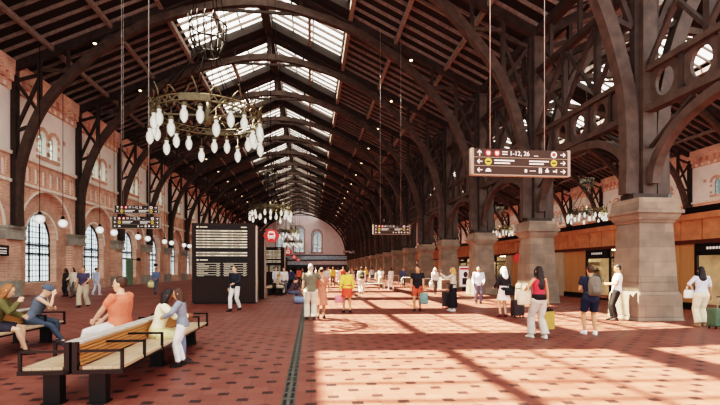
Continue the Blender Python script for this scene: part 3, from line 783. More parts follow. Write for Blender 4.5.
def make_sign(rows, top, dark=False, W=2.25):
    H = .187 * rows
    t = thing('hanging_sign', 'x', 'sign', (0, 0, 0), 0, 'hanging direction signs')
    MB().bb(-W / 2, W / 2, -.06, .06, -H / 2, H / 2).build('panel', M_SIGND if dark else M_SIGN, t)
    e = MB()
    for s in (-1, 1): e.bb(s * W / 2 - .03, s * W / 2 + .03, -.068, .068, -H / 2 - .012, H / 2 + .012)
    e.bb(-W / 2, W / 2, -.066, .066, -H / 2 - .02, -H / 2)
    for k in range(1, rows): e.bb(-W / 2, W / 2, -.066, -.06, -H / 2 + k * .187 - .005, -H / 2 + k * .187 + .005)
    e.build('trim', M_EDGE, t)
    w = MB(); y = -.068; L, Rr = -W / 2, W / 2
    zs = [H / 2 - .094 - .187 * k for k in range(rows)]
    ye = MB(); re = MB()
    # first row
    z = zs[0]
    arrow(w, L + .16, z, .13, math.pi / 2, y)
    for x in (.36, .56): disc(re, L + x, z, .068, y)
    for x in (.36, .56):
        w.bb(L + x - .035, L + x + .035, y - .004, y, z - .02, z + .035); w.bb(L + x - .03, L + x + .03, y - .004, y, z - .04, z - .03)
    for zz in (z + .035, z - .02): w.bb(L + .68, L + .8, y, y + .003, zz - .009, zz + .009)
    add_text(w, '1-12, 26', L + .85, z, .14, y)
    w.bb(L + 1.42, L + 1.52, y, y + .003, z - .045, z - .035)
    disc(w, Rr - .36, z, .07, y); disc(re, Rr - .36, z, .045, y - .004); arrow(w, Rr - .14, z, .12, 0, y)
    z = zs[1]
    arrow(w, L + .16, z, .12, math.pi, y); disc(ye, L + .36, z, .078, y); arrow(w, Rr - .14, z, .12, 0, y); disc(ye, Rr - .36, z, .075, y)
    for x0, dz, ln in ((.5, .03, .46), (.5, -.03, .36)): w.bb(L + x0, L + x0 + ln, y, y + .003, z + dz - .013, z + dz + .013)
    for dz, ln in ((.03, .46), (-.03, .34)): w.bb(Rr - .5 - .44, Rr - .94 + ln, y, y + .003, z + dz - .013, z + dz + .013)
    bk = MB()
    for x in (L + .36, Rr - .36): bk.bb(x - .045, x + .045, y - .006, y - .001, z - .015, z + .015)
    bk.build('bus_symbol', M_BLACK, t)
    if rows > 2:
        z = zs[2]
        arrow(w, L + .16, z, .12, math.pi, y); arrow(w, Rr - .14, z, .12, 0, y)
        w.bb(L + .3, L + .42, y, y + .003, z - .035, z + .005); w.bb(L + .325, L + .395, y, y + .003, z + .005, z + .035)   # car
        for x, ww, hh in ((Rr - 1.02, .05, .07), (Rr - .86, .13, .018), (Rr - .86, .1, .012), (Rr - .7, .025, .09), (Rr - .66, .025, .09), (Rr - .52, .08, .05), (Rr - .34, .08, .03)):
            w.bb(x - ww / 2, x + ww / 2, y, y + .003, z - hh / 2, z + hh / 2)
        w.bb(Rr - .31, Rr - .29, y, y + .003, z - .03, z + .05); disc(w, Rr - .52, z + .045, .02, y, 10)
        disc(w, Rr - .7, z + .062, .014, y, 8); disc(w, Rr - .66, z + .062, .014, y, 8)
    w.build('lettering', M_WHITE, t); re.build('line_symbol', M_RED, t); ye.build('bus_disc', M_YELL, t)
    for s in (-.59, .49):
        MB().tube([(s * W / 2 * 1.05, 0, H / 2), (s * W / 2 * 1.05, 0, top)], .008, 5).build('suspension_wire', M_WIRE, t)
    return t
p = at(520, 163, 9.4); s1 = make_sign(3, 12.1); s1.location = p; s1['label'] = 'brown hanging direction sign with white lettering before the stone piers, right'
p = at(391.5, 229.5, 26.5); s2 = dup(s1, p, label='small looking brown hanging sign in the middle distance at the hall centre')
p = at(136.5, 222.5, 22.5); s3 = make_sign(3, 12.4, True); s3.location = p; s3['label'] = 'dark hanging direction sign at left, lower of the two'
p2 = at(137, 209.5, 22.9); s4 = make_sign(2, 11.6, True, 2.1); s4.location = p2; s4['label'] = 'dark hanging direction sign at left, upper of the two'
p = at(349, 252, 88); s5 = dup(s1, p, label='far brown hanging sign in front of the glazed bridge')

# loose hanging cables from the roof
for px, py, Y, l in ((382, 200, 40, 'thin dark cable hanging right of the ridge'),):
    pass

# ------------------------------------------------------------------ departure boards
M_BOARD = mat('dark_board_casing', '291c17', .75, var=.06)
M_SCREEN = mat('board_screen', '130e0c', .6, var=.05)
M_ROW = mat('board_cream_row', 'dccfb4', .5, emit=.55, var=.02)
M_ROWT = mat('board_dark_text', '2c251c', .6, var=.01)
M_STEEL = mat('brushed_edge', 'a89a8d', .35, metal=.6, var=.1)
def make_board():
    t = thing('departure_board', 'x', 'departure board', (0, 0, 0), 0, 'tall departure boards')
    W, H = 2.9, 3.78
    MB().bb(-W / 2, W / 2, -.25, .25, .06, H).build('casing', M_BOARD, t, bevel=.02)
    MB().bb(-W / 2 + .05, W / 2 - .05, -.2, .2, 0, .06).build('base', M_BLACK, t)
    MB().bb(W / 2 + .0, W / 2 + .07, -.18, .18, .06, H - .1).build('edge_strip', M_STEEL, t)
    x0, x1 = -W / 2 + .2, W / 2 - .38
    s = MB().bb(x0 - .06, x1 + .06, -.262, -.25, 1.25, 3.68).build('screen', M_SCREEN, t)
    r = MB(); tx = MB(); random.seed(5)
    for k in range(10):
        z = 3.42 - k * .128
        if k == 7: continue
        r.bb(x0, x1, -.268, -.262, z - .028, z + .028)
        for a, b in ((.06, .3), (.38, .5), (.62, .85 + .4 * random.random()), (1.42, 1.6), (1.68, 1.95 + .2 * random.random())):
            tx.bb(x0 + a, min(x0 + b, x1 - .03), -.272, -.267, z - .01, z + .01)
    r.bb(x0 + .02, x0 + .1, -.268, -.262, 3.56, 3.63); r.bb(x0 + .16, x0 + .5, -.268, -.262, 3.575, 3.61); r.bb(x1 - .28, x1 - .02, -.268, -.262, 3.57, 3.615)
    r.bb(x0 + .02, x0 + .1, -.268, -.262, 2.02, 2.09); r.bb(x0 + .16, x0 + .52, -.268, -.262, 2.035, 2.075)
    mid = (x0 + x1) / 2
    for cx0, cx1 in ((x0, mid - .06), (mid + .06, x1)):
        for k in range(6):
            z = 1.9 - k * .108
            r.bb(cx0, cx1, -.268, -.262, z - .006, z + .006)
            r.bb(cx0 + .04, cx0 + .3 + .3 * random.random(), -.268, -.262, z - .05, z - .035); r.bb(cx1 - .18, cx1 - .05, -.268, -.262, z - .05, z - .035)
    r.build('timetable_rows', M_ROW, s); tx.build('row_text', M_ROWT, s)
    return t
bd = make_board(); bd.location = V((-4.06, 21.45, 0)); bd['label'] = 'tall dark departure board with cream timetable rows, nearest and largest'
dup(bd, (-4.1, 45.0, 0), label='tall dark departure board behind the first, beside the red hexagon sign')
t = thing('information_column', 'dark slim information column close behind the nearest departure board', 'column', (-2.72, 24.6, 0))
MB().bb(-.2, .2, -.3, .3, 0, 3.7).build('casing', M_BOARD, t); MB().bb(.2, .24, -.3, .3, .05, 3.6).build('edge_strip', M_STEEL, t)

# red hexagon signs with a white train pictogram
def make_hex():
    t = thing('hexagon_sign', 'x', 'sign', (0, 0, 0), 0, 'red hexagon signs in a row')
    r = .43
    MB().poly([V((r * math.cos(R(60 * k)), -.05, r * .9 * math.sin(R(60 * k)))) for k in range(6)], (0, .1, 0)).build('panel', M_RED, t)
    w = MB(); y = -.06
    w.poly([V((x, y, z)) for x, z in ((-.17, -.14), (.17, -.14), (.2, .02), (.16, .19), (.08, .24), (-.08, .24), (-.16, .19), (-.2, .02))], (0, .006, 0))
    for s in (-1, 1): w.bar((s * .09, y, -.14), (s * .19, y, -.25), .012, .035, (0, 1, 0))
    w.build('train_symbol', M_WHITE, t)
    d = MB(); d.bb(-.13, .13, y - .006, y, .02, .14); d.bb(-.12, -.06, y - .006, y, -.09, -.04); d.bb(.06, .12, y - .006, y, -.09, -.04)
    d.build('train_windows', M_RED, t)
    for s in (-.2, .2): MB().tube([(s, 0, .36), (s, 0, 14.3)], .012, 5).build('suspension_rod', M_CORD, t)
    return t
hx = make_hex(); hx.location = at(271.5, 235.8, 24.0); hx['label'] = 'red hexagon sign with white train symbol, nearest and largest'
for (px, py, Y, l) in ((288, 252, 46, 'second'), (294, 257.3, 66, 'third'), (298.5, 260, 86, 'farthest')):
    dup(hx, at(px, py, Y), label='red hexagon sign with white train symbol, %s of the row' % l)

# ------------------------------------------------------------------ benches
M_OAK = wood_mat('oiled_oak', '935f36', 'b9824f', 'Y', .45)
M_OAKS = wood_mat('pale_oak_seat', 'a98c6e', 'c2a88c', 'Y', .45)
def make_bench(L=4.45):
    """one seat of a back-to-back pair; seat towards +X, back at x=0, runs along +Y from y=0"""
    t = thing('bench', 'x', 'bench', (0, 0, 0), 0, 'long oak benches with black frames')
    s = MB()
    for k in range(4): s.bb(.07 + k * .118, .07 + k * .118 + .112, .02, L - .02, .435, .47)
    s.build('seat', M_OAKS, t)
    b = MB()
    for k in range(6): b.bb(.01 + .006 * (5 - k), .035 + .006 * (5 - k), .03, L - .03, .49 + k * .043, .522 + k * .043)
    b.build('backrest', M_OAK, t)
    MB().bb(-.035, .05, .03, L - .03, .745, .775).build('top_rail', mat('grey_weathered_rail', 'b5aca0', .6, scale=4), t)
    for y in (.0, L):
        f = MB(); f.bb(-.03, .56, y - .03, y + .03, .385, .435); f.bb(-.03, .03, y - .03, y + .03, .385, .775)
        f.build('end_frame', M_BLACK, t)
    for y in (.12, 2.2, L - .14):
        MB().bb(.13, .32, y - .07, y + .07, .02, .4).bb(.11, .34, y - .09, y + .09, 0, .02).build('leg', M_BLACK, t)
    MB().bb(.06, .52, .0, L, .395, .425).build('under_frame', M_BLACK, t)
    for y in (.0, .73, 1.46, L - .73, L):
        a = MB(); a.bar((.54, y, .43), (.54, y, .68), .035, .035); a.bar((.03, y, .665), (.555, y, .665), .035, .03); a.build('armrest', M_BLACK, t)
    return t
bn = make_bench(); BX, BY = -2.855, 5.72
bn.location = (BX, BY, 0); bn['label'] = 'oak bench facing right in the near pair, mother and child at its far end'
dup(bn, (BX - .09, BY + 4.45, 0), R(180), 'oak bench facing left in the near back-to-back pair, man in orange on it')
dup(bn, (-6.2, 6.4, 0), 0, 'oak bench at far left under the blonde woman and the beanie woman')
dup(bn, (-6.32, 6.4 + 4.45, 0), R(180), 'oak bench at far left facing the brick wall, behind the two seated women')
dup(bn, (-2.2, 27.5, 0), 0, 'oak bench behind the departure board facing right, with seated travellers')
dup(bn, (-2.32, 27.5 + 4.45, 0), R(180), 'oak bench behind the departure board facing left')
dup(bn, (-2.2, 34.5, 0), 0, 'farther oak bench beyond the board facing right')

# ------------------------------------------------------------------ shop row behind the piers
M_COPP = mat('copper_fascia', 'c98a62', .5, var=.22, scale=2.5, metal=.1)
M_WOODP = wood_mat('honey_wood_panel', 'b07a50', 'd09c66', 'Z', .4)
M_SHOPG = glass_mat('shop_glass', 'c8c2b8', .2, .06, 'b5aa9e')  # grey diffuse share stands in for reflections on the doors
M_STONEC = mat('cream_shop_pier', 'c0ab93', .7, var=.1, scale=2)
M_INT = mat('shop_back_wall', 'e8d8c0', .8, var=.2, scale=2)
M_SHELF = mat('shop_goods', 'ece2d2', .7, var=.3, scale=9)
SX = 15.2
def make_shop():
    """7 m unit centred on y=0, front at x=0 facing -X"""
    t = thing('shop_unit', 'x', 'shop', (SX, 0, 0), 0, 'row of shops behind the piers')
    b = MB(); b.bb(.35, 3.2, -3.5, 3.5, 2.72, 3.84); b.build('roof_box', M_BLACK, t)
    MB().bb(-.12, .35, -3.5, 3.5, 3.84, 4.1).build('parapet', M_BLACK, t)
    MB().bb(-.2, .35, -3.5, 3.5, 3.6, 3.84).build('cornice', M_COPP, t)
    f = MB()
    for k in range(7): f.bb(-.07, .35, -3.47 + k, -2.53 + k, 2.8, 3.6)
    f.bb(0, .3, -3.5, 3.5, 2.74, 3.6); f.build('fascia', M_COPP, t)
    MB().bb(-.1, .35, -3.5, 3.5, 2.64, 2.8).build('fascia_edge', mat('dark_copper', '5c3222', .5, metal=.3), t)
    for y in (-3.25, 3.25, ): MB().bb(-.05, .3, y - .24, y + .24, 0, 2.66).build('pilaster', M_STONEC, t)
    wp = MB()
    for k in range(3): wp.bb(0, .08, .95 + k * .68, 1.6 + k * .68, .28, 2.64)
    wp.build('wood_panel', M_WOODP, t)
    MB().bb(-.03, .1, .9, 3.0, 0, .28).build('skirting', M_BLACK, t)
    d = MB()
    for y in (-3.0, -1.05, .86): d.bb(0, .1, y - .05, y + .05, 0, 2.64)
    d.bb(0, .1, -3.0, .9, 0, .12); d.bb(0, .1, -3.0, .9, 2.18, 2.26)
    fr = d.build('door_frame', M_BLACK, t)
    MB().bb(.03, .06, -2.95, -1.1, .12, 2.18).build('glazing', M_SHOPG, fr)
    sg = MB().bb(-.06, .1, -1.0, .82, 2.26, 2.64).build('shop_sign', M_BLACK, t)
    l = MB()
    for k in range(7): l.bb(-.068, -.06, -.55 + k * .13, -.46 + k * .13, 2.4, 2.5)
    l.build('sign_lettering', M_WHITE, sg)
    MB().bb(3.0, 3.2, -3.5, 3.5, 0, 2.72).build('back_wall', M_INT, t)
    c = MB().bb(1.5, 2.1, -2.8, .6, 0, 1.05).bb(1.45, 2.15, -2.85, .65, 1.05, 1.1).build('counter', M_WOODP, t)
    sh = MB()
    for z in (.5, 1.0, 1.5, 2.0): sh.bb(2.6, 3.0, -2.9, .7, z, z + .04)
    so2 = sh.build('shelf', M_BLACK, t)
    g = MB(); random.seed(11)
    for z in (.54, 1.04, 1.54):
        y = -2.8
        while y < .6:
            ww = .12 + .2 * random.random(); g.bb(2.65, 2.9, y, y + ww, z, z + .18 + .2 * random.random()); y += ww + .05
    go = g.build('goods', M_SHELF, so2); go['kind'] = 'stuff'
    MB().bb(1.0, 1.5, -2.4, .3, 2.66, 2.71).build('ceiling_lamp', mat('warm_shop_lamp', 'ffe2b8', .4, emit=40., var=.02), t)
    return t
shp = make_shop()
for i in range(1, 10):
    y = TY[i] + 1.6
    lb = ('copper fascia shop at the right edge behind the woman with the green suitcase' if i == 1 else 'shop with copper fascia and wood panels, %s unit from the camera behind the piers' % ORD[i - 1])
    if i == 1: shp.location.y = y; shp['label'] = lb
    else: dup(shp, (SX, y, 0), label=lb)

# ------------------------------------------------------------------ far glazed bridge in front of the gable wall
M_DKBL = mat('dark_blue_steel', '39434e', .5, var=.15)
M_PBLUE = mat('pale_blue_glass_band', 'b9ccd6', .3, var=.2, scale=1.5)
t = thing('glazed_bridge', 'dark blue bridge with pale glass bands in front of the far wall', 'bridge', (C1, 128, 0))
MB().bb(-7, 13.8, -1, 2, 1.9, 2.6).build('lower_deck', M_DKBL, t); MB().bb(-6.5, 13.8, -.8, 1.5, 2.6, 3.7).build('glass_band', M_PBLUE, t)
MB().bb(-7.2, 13.8, -1.2, 2, 3.7, 4.1).build('handrail_beam', M_DKBL, t); MB().bb(-4, 13.8, 0, 2, 4.1, 5.2).build('upper_band', M_PBLUE, t); MB().bb(-4.2, 13.8, -.3, 2, 5.2, 5.5).build('roof_edge', M_DKBL, t)
for x in (-6, -1, 4, 9, 13): MB().bb(x - .25, x + .25, -.3, .3, 0, 1.9).build('support', M_DKBL, t)
MB().bb(-6.9, 13.7, 1.6, 1.9, 0, 1.9).build('shopfront', mat('dim_shopfront', '4a4340', .6, var=.3), t)
# dark kiosks beyond the boards, centre left
for (x, y, w_, d_, h_, l) in ((-6.1, 52, 4.2, 5, 3.5, 'dark kiosk block beyond the second departure board'), (-6.6, 75, 5, 6, 3.4, 'farther dark kiosk block left of the hall centre')):
    t = thing('kiosk', l, 'kiosk', (x, y, 0), 0, 'dark kiosks in the hall')
    MB().bb(-w_ / 2, w_ / 2, -d_ / 2, d_ / 2, .1, h_ - .25).build('body', M_BOARD, t); MB().bb(-w_ / 2 - .15, w_ / 2 + .15, -d_ / 2 - .15, d_ / 2 + .15, h_ - .25, h_).build('roof', M_BLACK, t)
    MB().bb(-w_ / 2 + .3, w_ / 2 - .3, -d_ / 2 - .03, -d_ / 2 + .02, 1.0, 2.4).build('counter_window', M_SCREEN, t)

# ------------------------------------------------------------------ small fittings
t = thing('lightbox_poster', 'lit advertising poster with a portrait between the stone piers', 'poster', at(465, 290, 31.5)); t.location.z = 0
MB().bb(-.5, .5, -.1, .1, .25, 1.85).build('casing', M_STEEL, t); MB().bb(-.2, .2, -.12, .12, 0, .25).build('foot', M_BLACK, t)
MB().bb(-.45, .45, -.115, -.1, .32, 1.78).build('sheet', mat('poster_paper', 'f0e4e0', .5, emit=.5, var=.03), t)
q = MB(); q.ball((0, -.115, 1.2), (.17, .012, .22), 14, 8); q.bb(-.25, .25, -.125, -.115, .45, .95); q.build('portrait', mat('poster_ink', '4a3532', .6), t)
MB().bb(-.42, .42, -.12, -.115, 1.55, 1.7).build('headline', M_RED, t)
# metal hoops beside the piers
M_HOOP = mat('pale_painted_tube', 'd8cfc4', .4, var=.05)
hp = None
for k, (px, py) in enumerate(((410, 288.5), (427, 291), (392, 284), (446, 293))):
    p = gnd(px, py)
    if hp is None:
        hp = MB().tube([(-.7, 0, 0), (-.7, 0, .8), (-.62, 0, .9), (.62, 0, .9), (.7, 0, .8), (.7, 0, 0)], .03, 6).build('barrier_hoop', M_HOOP, None, p); o = hp
    else: o = hp.copy(); COL.objects.link(o); o.location = p
    tag(o, 'pale tubular barrier hoop near the stone piers, %s from the right' % ORD[[2, 1, 3, 0][k]], 'barrier', 'tubular barrier hoops')
# white low benches at the hall centre
wb = None
for k, (px, py) in enumerate(((374, 289), (368, 284.5))):
    p = gnd(px, py)
    l = 'low white bench in the sunny hall centre, %s from the camera' % ORD[[0, 2, 1][k]]
    if wb is None:
        wb = thing('white_bench', l, 'bench', p, 0, 'low white benches in the hall centre')
        MB().bb(-1.0, 1.0, -.25, .25, .4, .46).build('seat', M_HOOP, wb)
        for s in (-.8, .8): MB().bb(s - .04, s + .04, -.22, .22, 0, .4).build('leg', M_HOOP, wb)
    else: dup(wb, p, label=l)
# left wall: platform signs, camera, clock
t = thing('wall_sign', 'dark sign with white lettering on the brick pier at the left edge', 'sign', (XL + .2, 25.9, 2.65))
MB().bb(-.06, .06, -.9, .9, -.3, .3).build('panel', M_SIGND, t)
q = MB()
for z, a, b in ((.12, -.5, .7), (-.03, -.2, .7), (-.15, .0, .7)): q.bb(.06, .066, a, b, z - .03, z + .03)
q.build('lettering', M_WHITE, t)
for y, z, l in ((44.3, 2.5, 'black loudspeaker box on the left brick wall below the hanging signs'), (49.0, 2.0, 'black camera housing on the left brick wall past the green door')):
    t = thing('wall_fitting', l, 'wall fitting', (XL + .1, y, z)); MB().bar((0, 0, 0), (.5, 0, 0), .06, .06).build('arm', M_BLACK, t); MB().ball((.6, 0, 0), (.2, .24, .16), 12, 8).build('housing', M_BLACK, t)
ym = TY[5] + 3.5
d = MB().bb(-.05, .05, -.75, .75, 0, 2.6).build('door_1', mat('green_paint_door', '6f8a76', .5, var=.1), None, (XL - .3, ym - .2, 0)); struct(d)
MB().ball((.09, .55, 1.1), .06, 8, 6).build('door_handle', M_GOLD, d)
t = thing('round_shop_sign', 'small round red hanging sign in the shop beside the second pier', 'sign', at(518, 258, 26))
MB().poly([V((.28 * math.cos(2 * math.pi * k / 20), -.04, .28 * math.sin(2 * math.pi * k / 20))) for k in range(20)], (0, .08, 0)).build('disc', M_RED, t)
MB().tube([(0, 0, .28), (0, 0, .75)], .015, 5).build('hanger', M_BLACK, t)
# ------------------------------------------------------------------ people
SKIN = {'fair': mat('skin_fair', 'd8a88c', .55, var=.05), 'tan': mat('skin_tan', 'c08a68', .55, var=.05), 'brown': mat('skin_brown', '7d5038', .5, var=.05)}
HAIR = {k: mat('hair_' + k, c, .5, var=.25, scale=20) for k, c in dict(black='1a1412', brown='3d291d', blonde='b88a4e', grey='a8a099', ginger='8a5733', white='f0ece6').items()}
M_EYE = mat('dark_eye', '1e1613', .3)
M_LIP = mat('lip', '9c5748', .5)
def cloth(h, var=.12): return mat('cloth_' + h, h, .85, var=var, scale=9, spec=.1)

def ik(a, b, l1, l2, pole):
    a, b = V(a), V(b); d = b - a; L = min(d.length, (l1 + l2) * .998)
    if d.length < 1e-6: d = V((0, 0, -1))
    dn = d.normalized(); b = a + dn * L
    x = (l1 * l1 - l2 * l2 + L * L) / (2 * L); h = math.sqrt(max(0, l1 * l1 - x * x))
    p = V(pole); p = p - dn * p.dot(dn)
    if p.length < 1e-6: p = V((0, 1, 0)) - dn * dn.y
    return a + dn * x + p.normalized() * h, b

def remesh(name, mb, vox, m, parent=None, smooth=3):
    me = mb.mesh(name, m)
    o = bpy.data.objects.new(name, me); COL.objects.link(o)
    r = o.modifiers.new('r', 'REMESH'); r.mode = 'VOXEL'; r.voxel_size = vox; r.use_smooth_shade = True
    s = o.modifiers.new('s', 'SMOOTH'); s.iterations = smooth; s.factor = .5
    if parent: o.parent = parent
    PENDING.append((o, m))
    return o
PENDING = []
def finish_remesh():
    dg = bpy.context.evaluated_depsgraph_get(); out = []
    for o, m in PENDING: out.append(bpy.data.meshes.new_from_object(o.evaluated_get(dg)))
    for (o, m), me2 in zip(PENDING, out):
        nm = o.data.name; o.modifiers.clear(); old = o.data; o.data = me2; bpy.data.meshes.remove(old); me2.name = nm
        if not me2.materials: me2.materials.append(m)
        me2.polygons.foreach_set('use_smooth', [True] * len(me2.polygons))

def limb(mb, pts, radii, n=12):
    mb.tube(pts, radii, n)
def lerp(a, b, t): return V(a) + (V(b) - V(a)) * t

def person(label, loc, face, h=1.72, sex='f', skin='fair', hair=('black', 'short'), top=('ffffff', 'short', .86), bottom=('pants', '333333'),
           shoes='222222', lean=0., side=0., pel=None, feet=None, hands=None, elbow=None, knee=None, look=0., nod=0., group=None, vox=.012, build=1., extra=None, curl=.6, under=None):
    """face: heading in degrees, 0 = away from the camera (+Y), 90 = left (-X), 180 = to the camera, -90 = right (+X). Local: x right, y forward."""
    k = h / 1.72; bw = build * (1.0 if sex == 'f' else 1.08)
    sit = pel is not None and pel[2] < .75
    pel = V(pel or (0, 0, .93))
    feet = [V(f) for f in (feet or [(.1, .02, .0), (-.1, -.02, .0)])]
    kp = knee or [(.12, 1, 0), (-.12, 1, 0)]
    T = Matrix.Translation(pel) @ Matrix.Rotation(R(side), 4, 'Y') @ Matrix.Rotation(-R(lean), 4, 'X')
    tp = lambda x, y, z: T @ V((x, y, z))
    tv = lambda x, y, z: T.to_3x3() @ V((x, y, z))
    sw = .172 * bw + (.012 if sex == 'm' else 0)
    SH = [tp(sw, -.005, .475), tp(-sw, -.005, .475)]
    hands = hands or [(.25, .06, .80), (-.25, .06, .80)]
    el = elbow or [(.5, -1, -.2), (-.5, -1, -.2)]
    arms = [(SH[i],) + ik(SH[i], hands[i], .285, .255, el[i]) for i in (0, 1)]
    HP = [tp(.092 * bw, 0, -.03), tp(-.092 * bw, 0, -.03)]
    legs = [(HP[i],) + ik(HP[i], feet[i] + V((0, 0, .085)), .425, .42, kp[i]) for i in (0, 1)]
    hipw, waw, chw = (.172, .132, .152) if sex == 'f' else (.165, .145, .172)
    TS = [(-.12, .10, .09, .0), (-.05, hipw * .95, .112, -.01), (.03, hipw, .115, -.01), (.16, waw, .098, .0), (.3, chw, .112, .008), (.4, chw * 1.03, .108, .0), (.46, chw * .95, .088, -.01), (.5, .085, .065, -.012), (.53, .058, .056, -.005)]
    def torso(mb, z0, z1, inf, flare=0.):
        rs = []
        zs = sorted({z0, z1} | {t[0] for t in TS if z0 < t[0] < z1})
        for z in zs:
            for a, b in zip(TS, TS[1:]):
                if a[0] <= z <= b[0]: t = (z - a[0]) / (b[0] - a[0]); break
            else: a = b = TS[0] if z < TS[0][0] else TS[-1]; t = 0
            rx, ry, yo = [a[j] + (b[j] - a[j]) * t for j in (1, 2, 3)]
            g = inf + (flare if z < .02 else 0)
            rs.append((tp(0, yo, z), tv(rx * bw + g, 0, 0), tv(0, ry * bw + g, 0)))
        mb.loft(rs, 18)
    # ---- body
    b = MB(); torso(b, -.12, .53, -.004)
    HC = tp(0, .03, .665)                       # head centre
    HM = T.to_3x3() @ Matrix.Rotation(R(look), 3, 'Z') @ Matrix.Rotation(-R(nod), 3, 'X')
    hp = lambda x, y, z: HC + HM @ V((x, y, z))
    b.tube([tp(0, -.01, .47), tp(0, .0, .54), HC + HM @ V((0, -.01, -.05))], [.062, .054, .056], 12)
    hr = [(-.118, .028, .03, .035), (-.1, .045, .05, .022), (-.06, .062, .075, .008), (-.01, .072, .09, .0), (.04, .075, .096, -.006), (.08, .066, .085, -.008), (.108, .042, .055, -.008), (.12, .012, .016, -.008)]
    b.loft([(hp(0, y, z), HM @ V((rx, 0, 0)), HM @ V((0, ry, 0))) for z, rx, ry, y in hr], 16)
    b.loft([(hp(0, .088, -.035), HM @ V((.017, 0, 0)), HM @ V((0, .02, 0))), (hp(0, .098, -.028), HM @ V((.014, 0, 0)), HM @ V((0, .018, 0))), (hp(0, .086, .012), HM @ V((.009, 0, 0)), HM @ V((0, .012, 0)))], 8)
    b.ball(hp(0, .078, -.066), (.024, .014, .011), 8, 6)
    for s in (-1, 1): b.loft([(hp(s * .074, -.012, -.03), HM @ V((.008, 0, 0)), HM @ V((0, .014, 0))), (hp(s * .08, -.016, 0), HM @ V((.009, 0, 0)), HM @ V((0, .02, 0))), (hp(s * .078, -.014, .026), HM @ V((.007, 0, 0)), HM @ V((0, .014, 0)))], 8)
    ar = .9 if sex == 'f' else 1.12
    for i in (0, 1):
        s = 1 if i == 0 else -1
        S, E, W = arms[i]
        limb(b, [lerp(S, tp(0, 0, .42), .35), S, lerp(S, E, .3), lerp(S, E, .75), E, lerp(E, W, .3), lerp(E, W, .8), W], [.05 * ar, .052 * ar, .047 * ar, .038 * ar, .036 * ar, .037 * ar, .027 * ar, .025 * ar])
        # hand: palm, four fingers of different length, thumb at the side of the palm
        d = (W - E).normalized()
        nrm = V((s, 0, 0)) - d * d.x * s
        nrm = nrm.normalized() if nrm.length > .2 else V((0, 0, 1))      # back of the hand
        ac = d.cross(nrm).normalized()                                    # across the palm
        if ac.y < 0: ac = -ac                                             # index side forward
        b.loft([(W, ac * .024, nrm * .016), (W + d * .03, ac * .034, nrm * .016), (W + d * .075, ac * .04, nrm * .013), (W + d * .09, ac * .037, nrm * .011)], 10)
        if vox <= .008:
            for j, ln in enumerate((.066, .078, .072, .056)):
                p0 = W + d * .082 + ac * (.031 - .0205 * j); d1 = (d - nrm * curl * .5).normalized(); d2 = (d - nrm * curl * 1.4).normalized()
                b.tube([p0, p0 + d1 * ln * .45, p0 + d1 * ln * .45 + d2 * ln * .35, p0 + d1 * ln * .45 + d2 * ln * .35 + (d2 - nrm * .4).normalized() * ln * .2], [.0092, .0088, .008, .0065], 8)
            p0 = W + d * .025 + ac * .026
            b.tube([p0, p0 + (d * .7 + ac * .7 - nrm * .2).normalized() * .03, p0 + (d * .85 + ac * .5 - nrm * .3).normalized() * .062], [.013, .011, .0075], 8)
        else:
            b.loft([(W + d * .085, ac * .036, nrm * .011), (W + d * .13 - nrm * .012, ac * .034, nrm * .01), (W + d * .165 - nrm * .035, ac * .026, nrm * .008)], 8)
            p0 = W + d * .03 + ac * .028; b.tube([p0, p0 + (d * .8 + ac * .6).normalized() * .06], [.013, .009], 6)
        Hh, K, A = legs[i]
        limb(b, [lerp(Hh, tp(0, 0, .05), .25), Hh, lerp(Hh, K, .35), lerp(Hh, K, .8), K, lerp(K, A, .3), lerp(K, A, .7), A], [.085 * bw, .09 * bw, .078 * bw, .058 * bw, .052 * bw, .054 * bw, .04 * bw, .034 * bw])
    fdir = []
    for i in (0, 1):
        s = 1 if i == 0 else -1; A = legs[i][2]
        ft = feet[i]; d = V((s * .2, 1, 0)).normalized()
        if len(kp[i]) > 3: pass
        fdir.append(d)
        b.loft([(A + V((0, 0, .0)), V((.033, 0, 0)), d * .035), (A - V((0, 0, .045)) + d * .03, V((.036, 0, 0)), d * .075), (A - V((0, 0, .072)) + d * .055, V((.038, 0, 0)), d * .105)], 10)
    root = remesh('person', b, vox, SKIN[skin])
    # ---- clothing
    tc, sl, hem = top[:3]
    tb = MB(); torso(tb, hem - .93, .515, .014, .012)
    if sl != 'none':
        f = {'short': .62, 'elbow': .95, 'long': 1.95, 'coat': 1.97}[sl]; g = {'coat': .022}.get(sl, .014)
        for i in (0, 1):
            S, E, W = arms[i]
            P = [lerp(S, tp(0, 0, .42), .4), S, lerp(S, E, min(f, .35)), lerp(S, E, min(f, 1))]; q = [.05, .056, .05, .042]
            if f > 1: P += [lerp(E, W, .3), lerp(E, W, f - 1)]; q += [.041, .03]
            limb(tb, P, [x * ar + g for x in q])
    remesh('coat' if sl == 'coat' else 'shirt', tb, max(vox, .011), cloth(tc), root)
    kind, bc = bottom[:2]
    pb = MB(); pb_name = 'trousers'
    if kind in ('pants', 'wide', 'shorts', 'leggings'):
        torso(pb, -.12, .12, .01)
        f = {'pants': 1.93, 'wide': 1.98, 'leggings': 1.9, 'shorts': .82}[kind]
        g = {'pants': .012, 'wide': .03, 'leggings': .004, 'shorts': .02}[kind]
        for i in (0, 1):
            Hh, K, A = legs[i]
            P = [lerp(Hh, tp(0, 0, .05), .25), Hh, lerp(Hh, K, .35), lerp(Hh, K, min(.8, f))]; q = [.088, .094, .082, .062]
            if f > 1:
                P += [K, lerp(K, A, .3), lerp(K, A, .7), lerp(K, A, f - 1)]; q += [.058, .06, .052 if kind != 'leggings' else .042, .05 if kind != 'leggings' else .038]
                if kind == 'wide': q[-1] = .075; q[-2] = .066
            limb(pb, P, [x * bw + g for x in q])
        pb_name = 'shorts' if kind == 'shorts' else 'trousers'
    else:
        z1 = bottom[2]
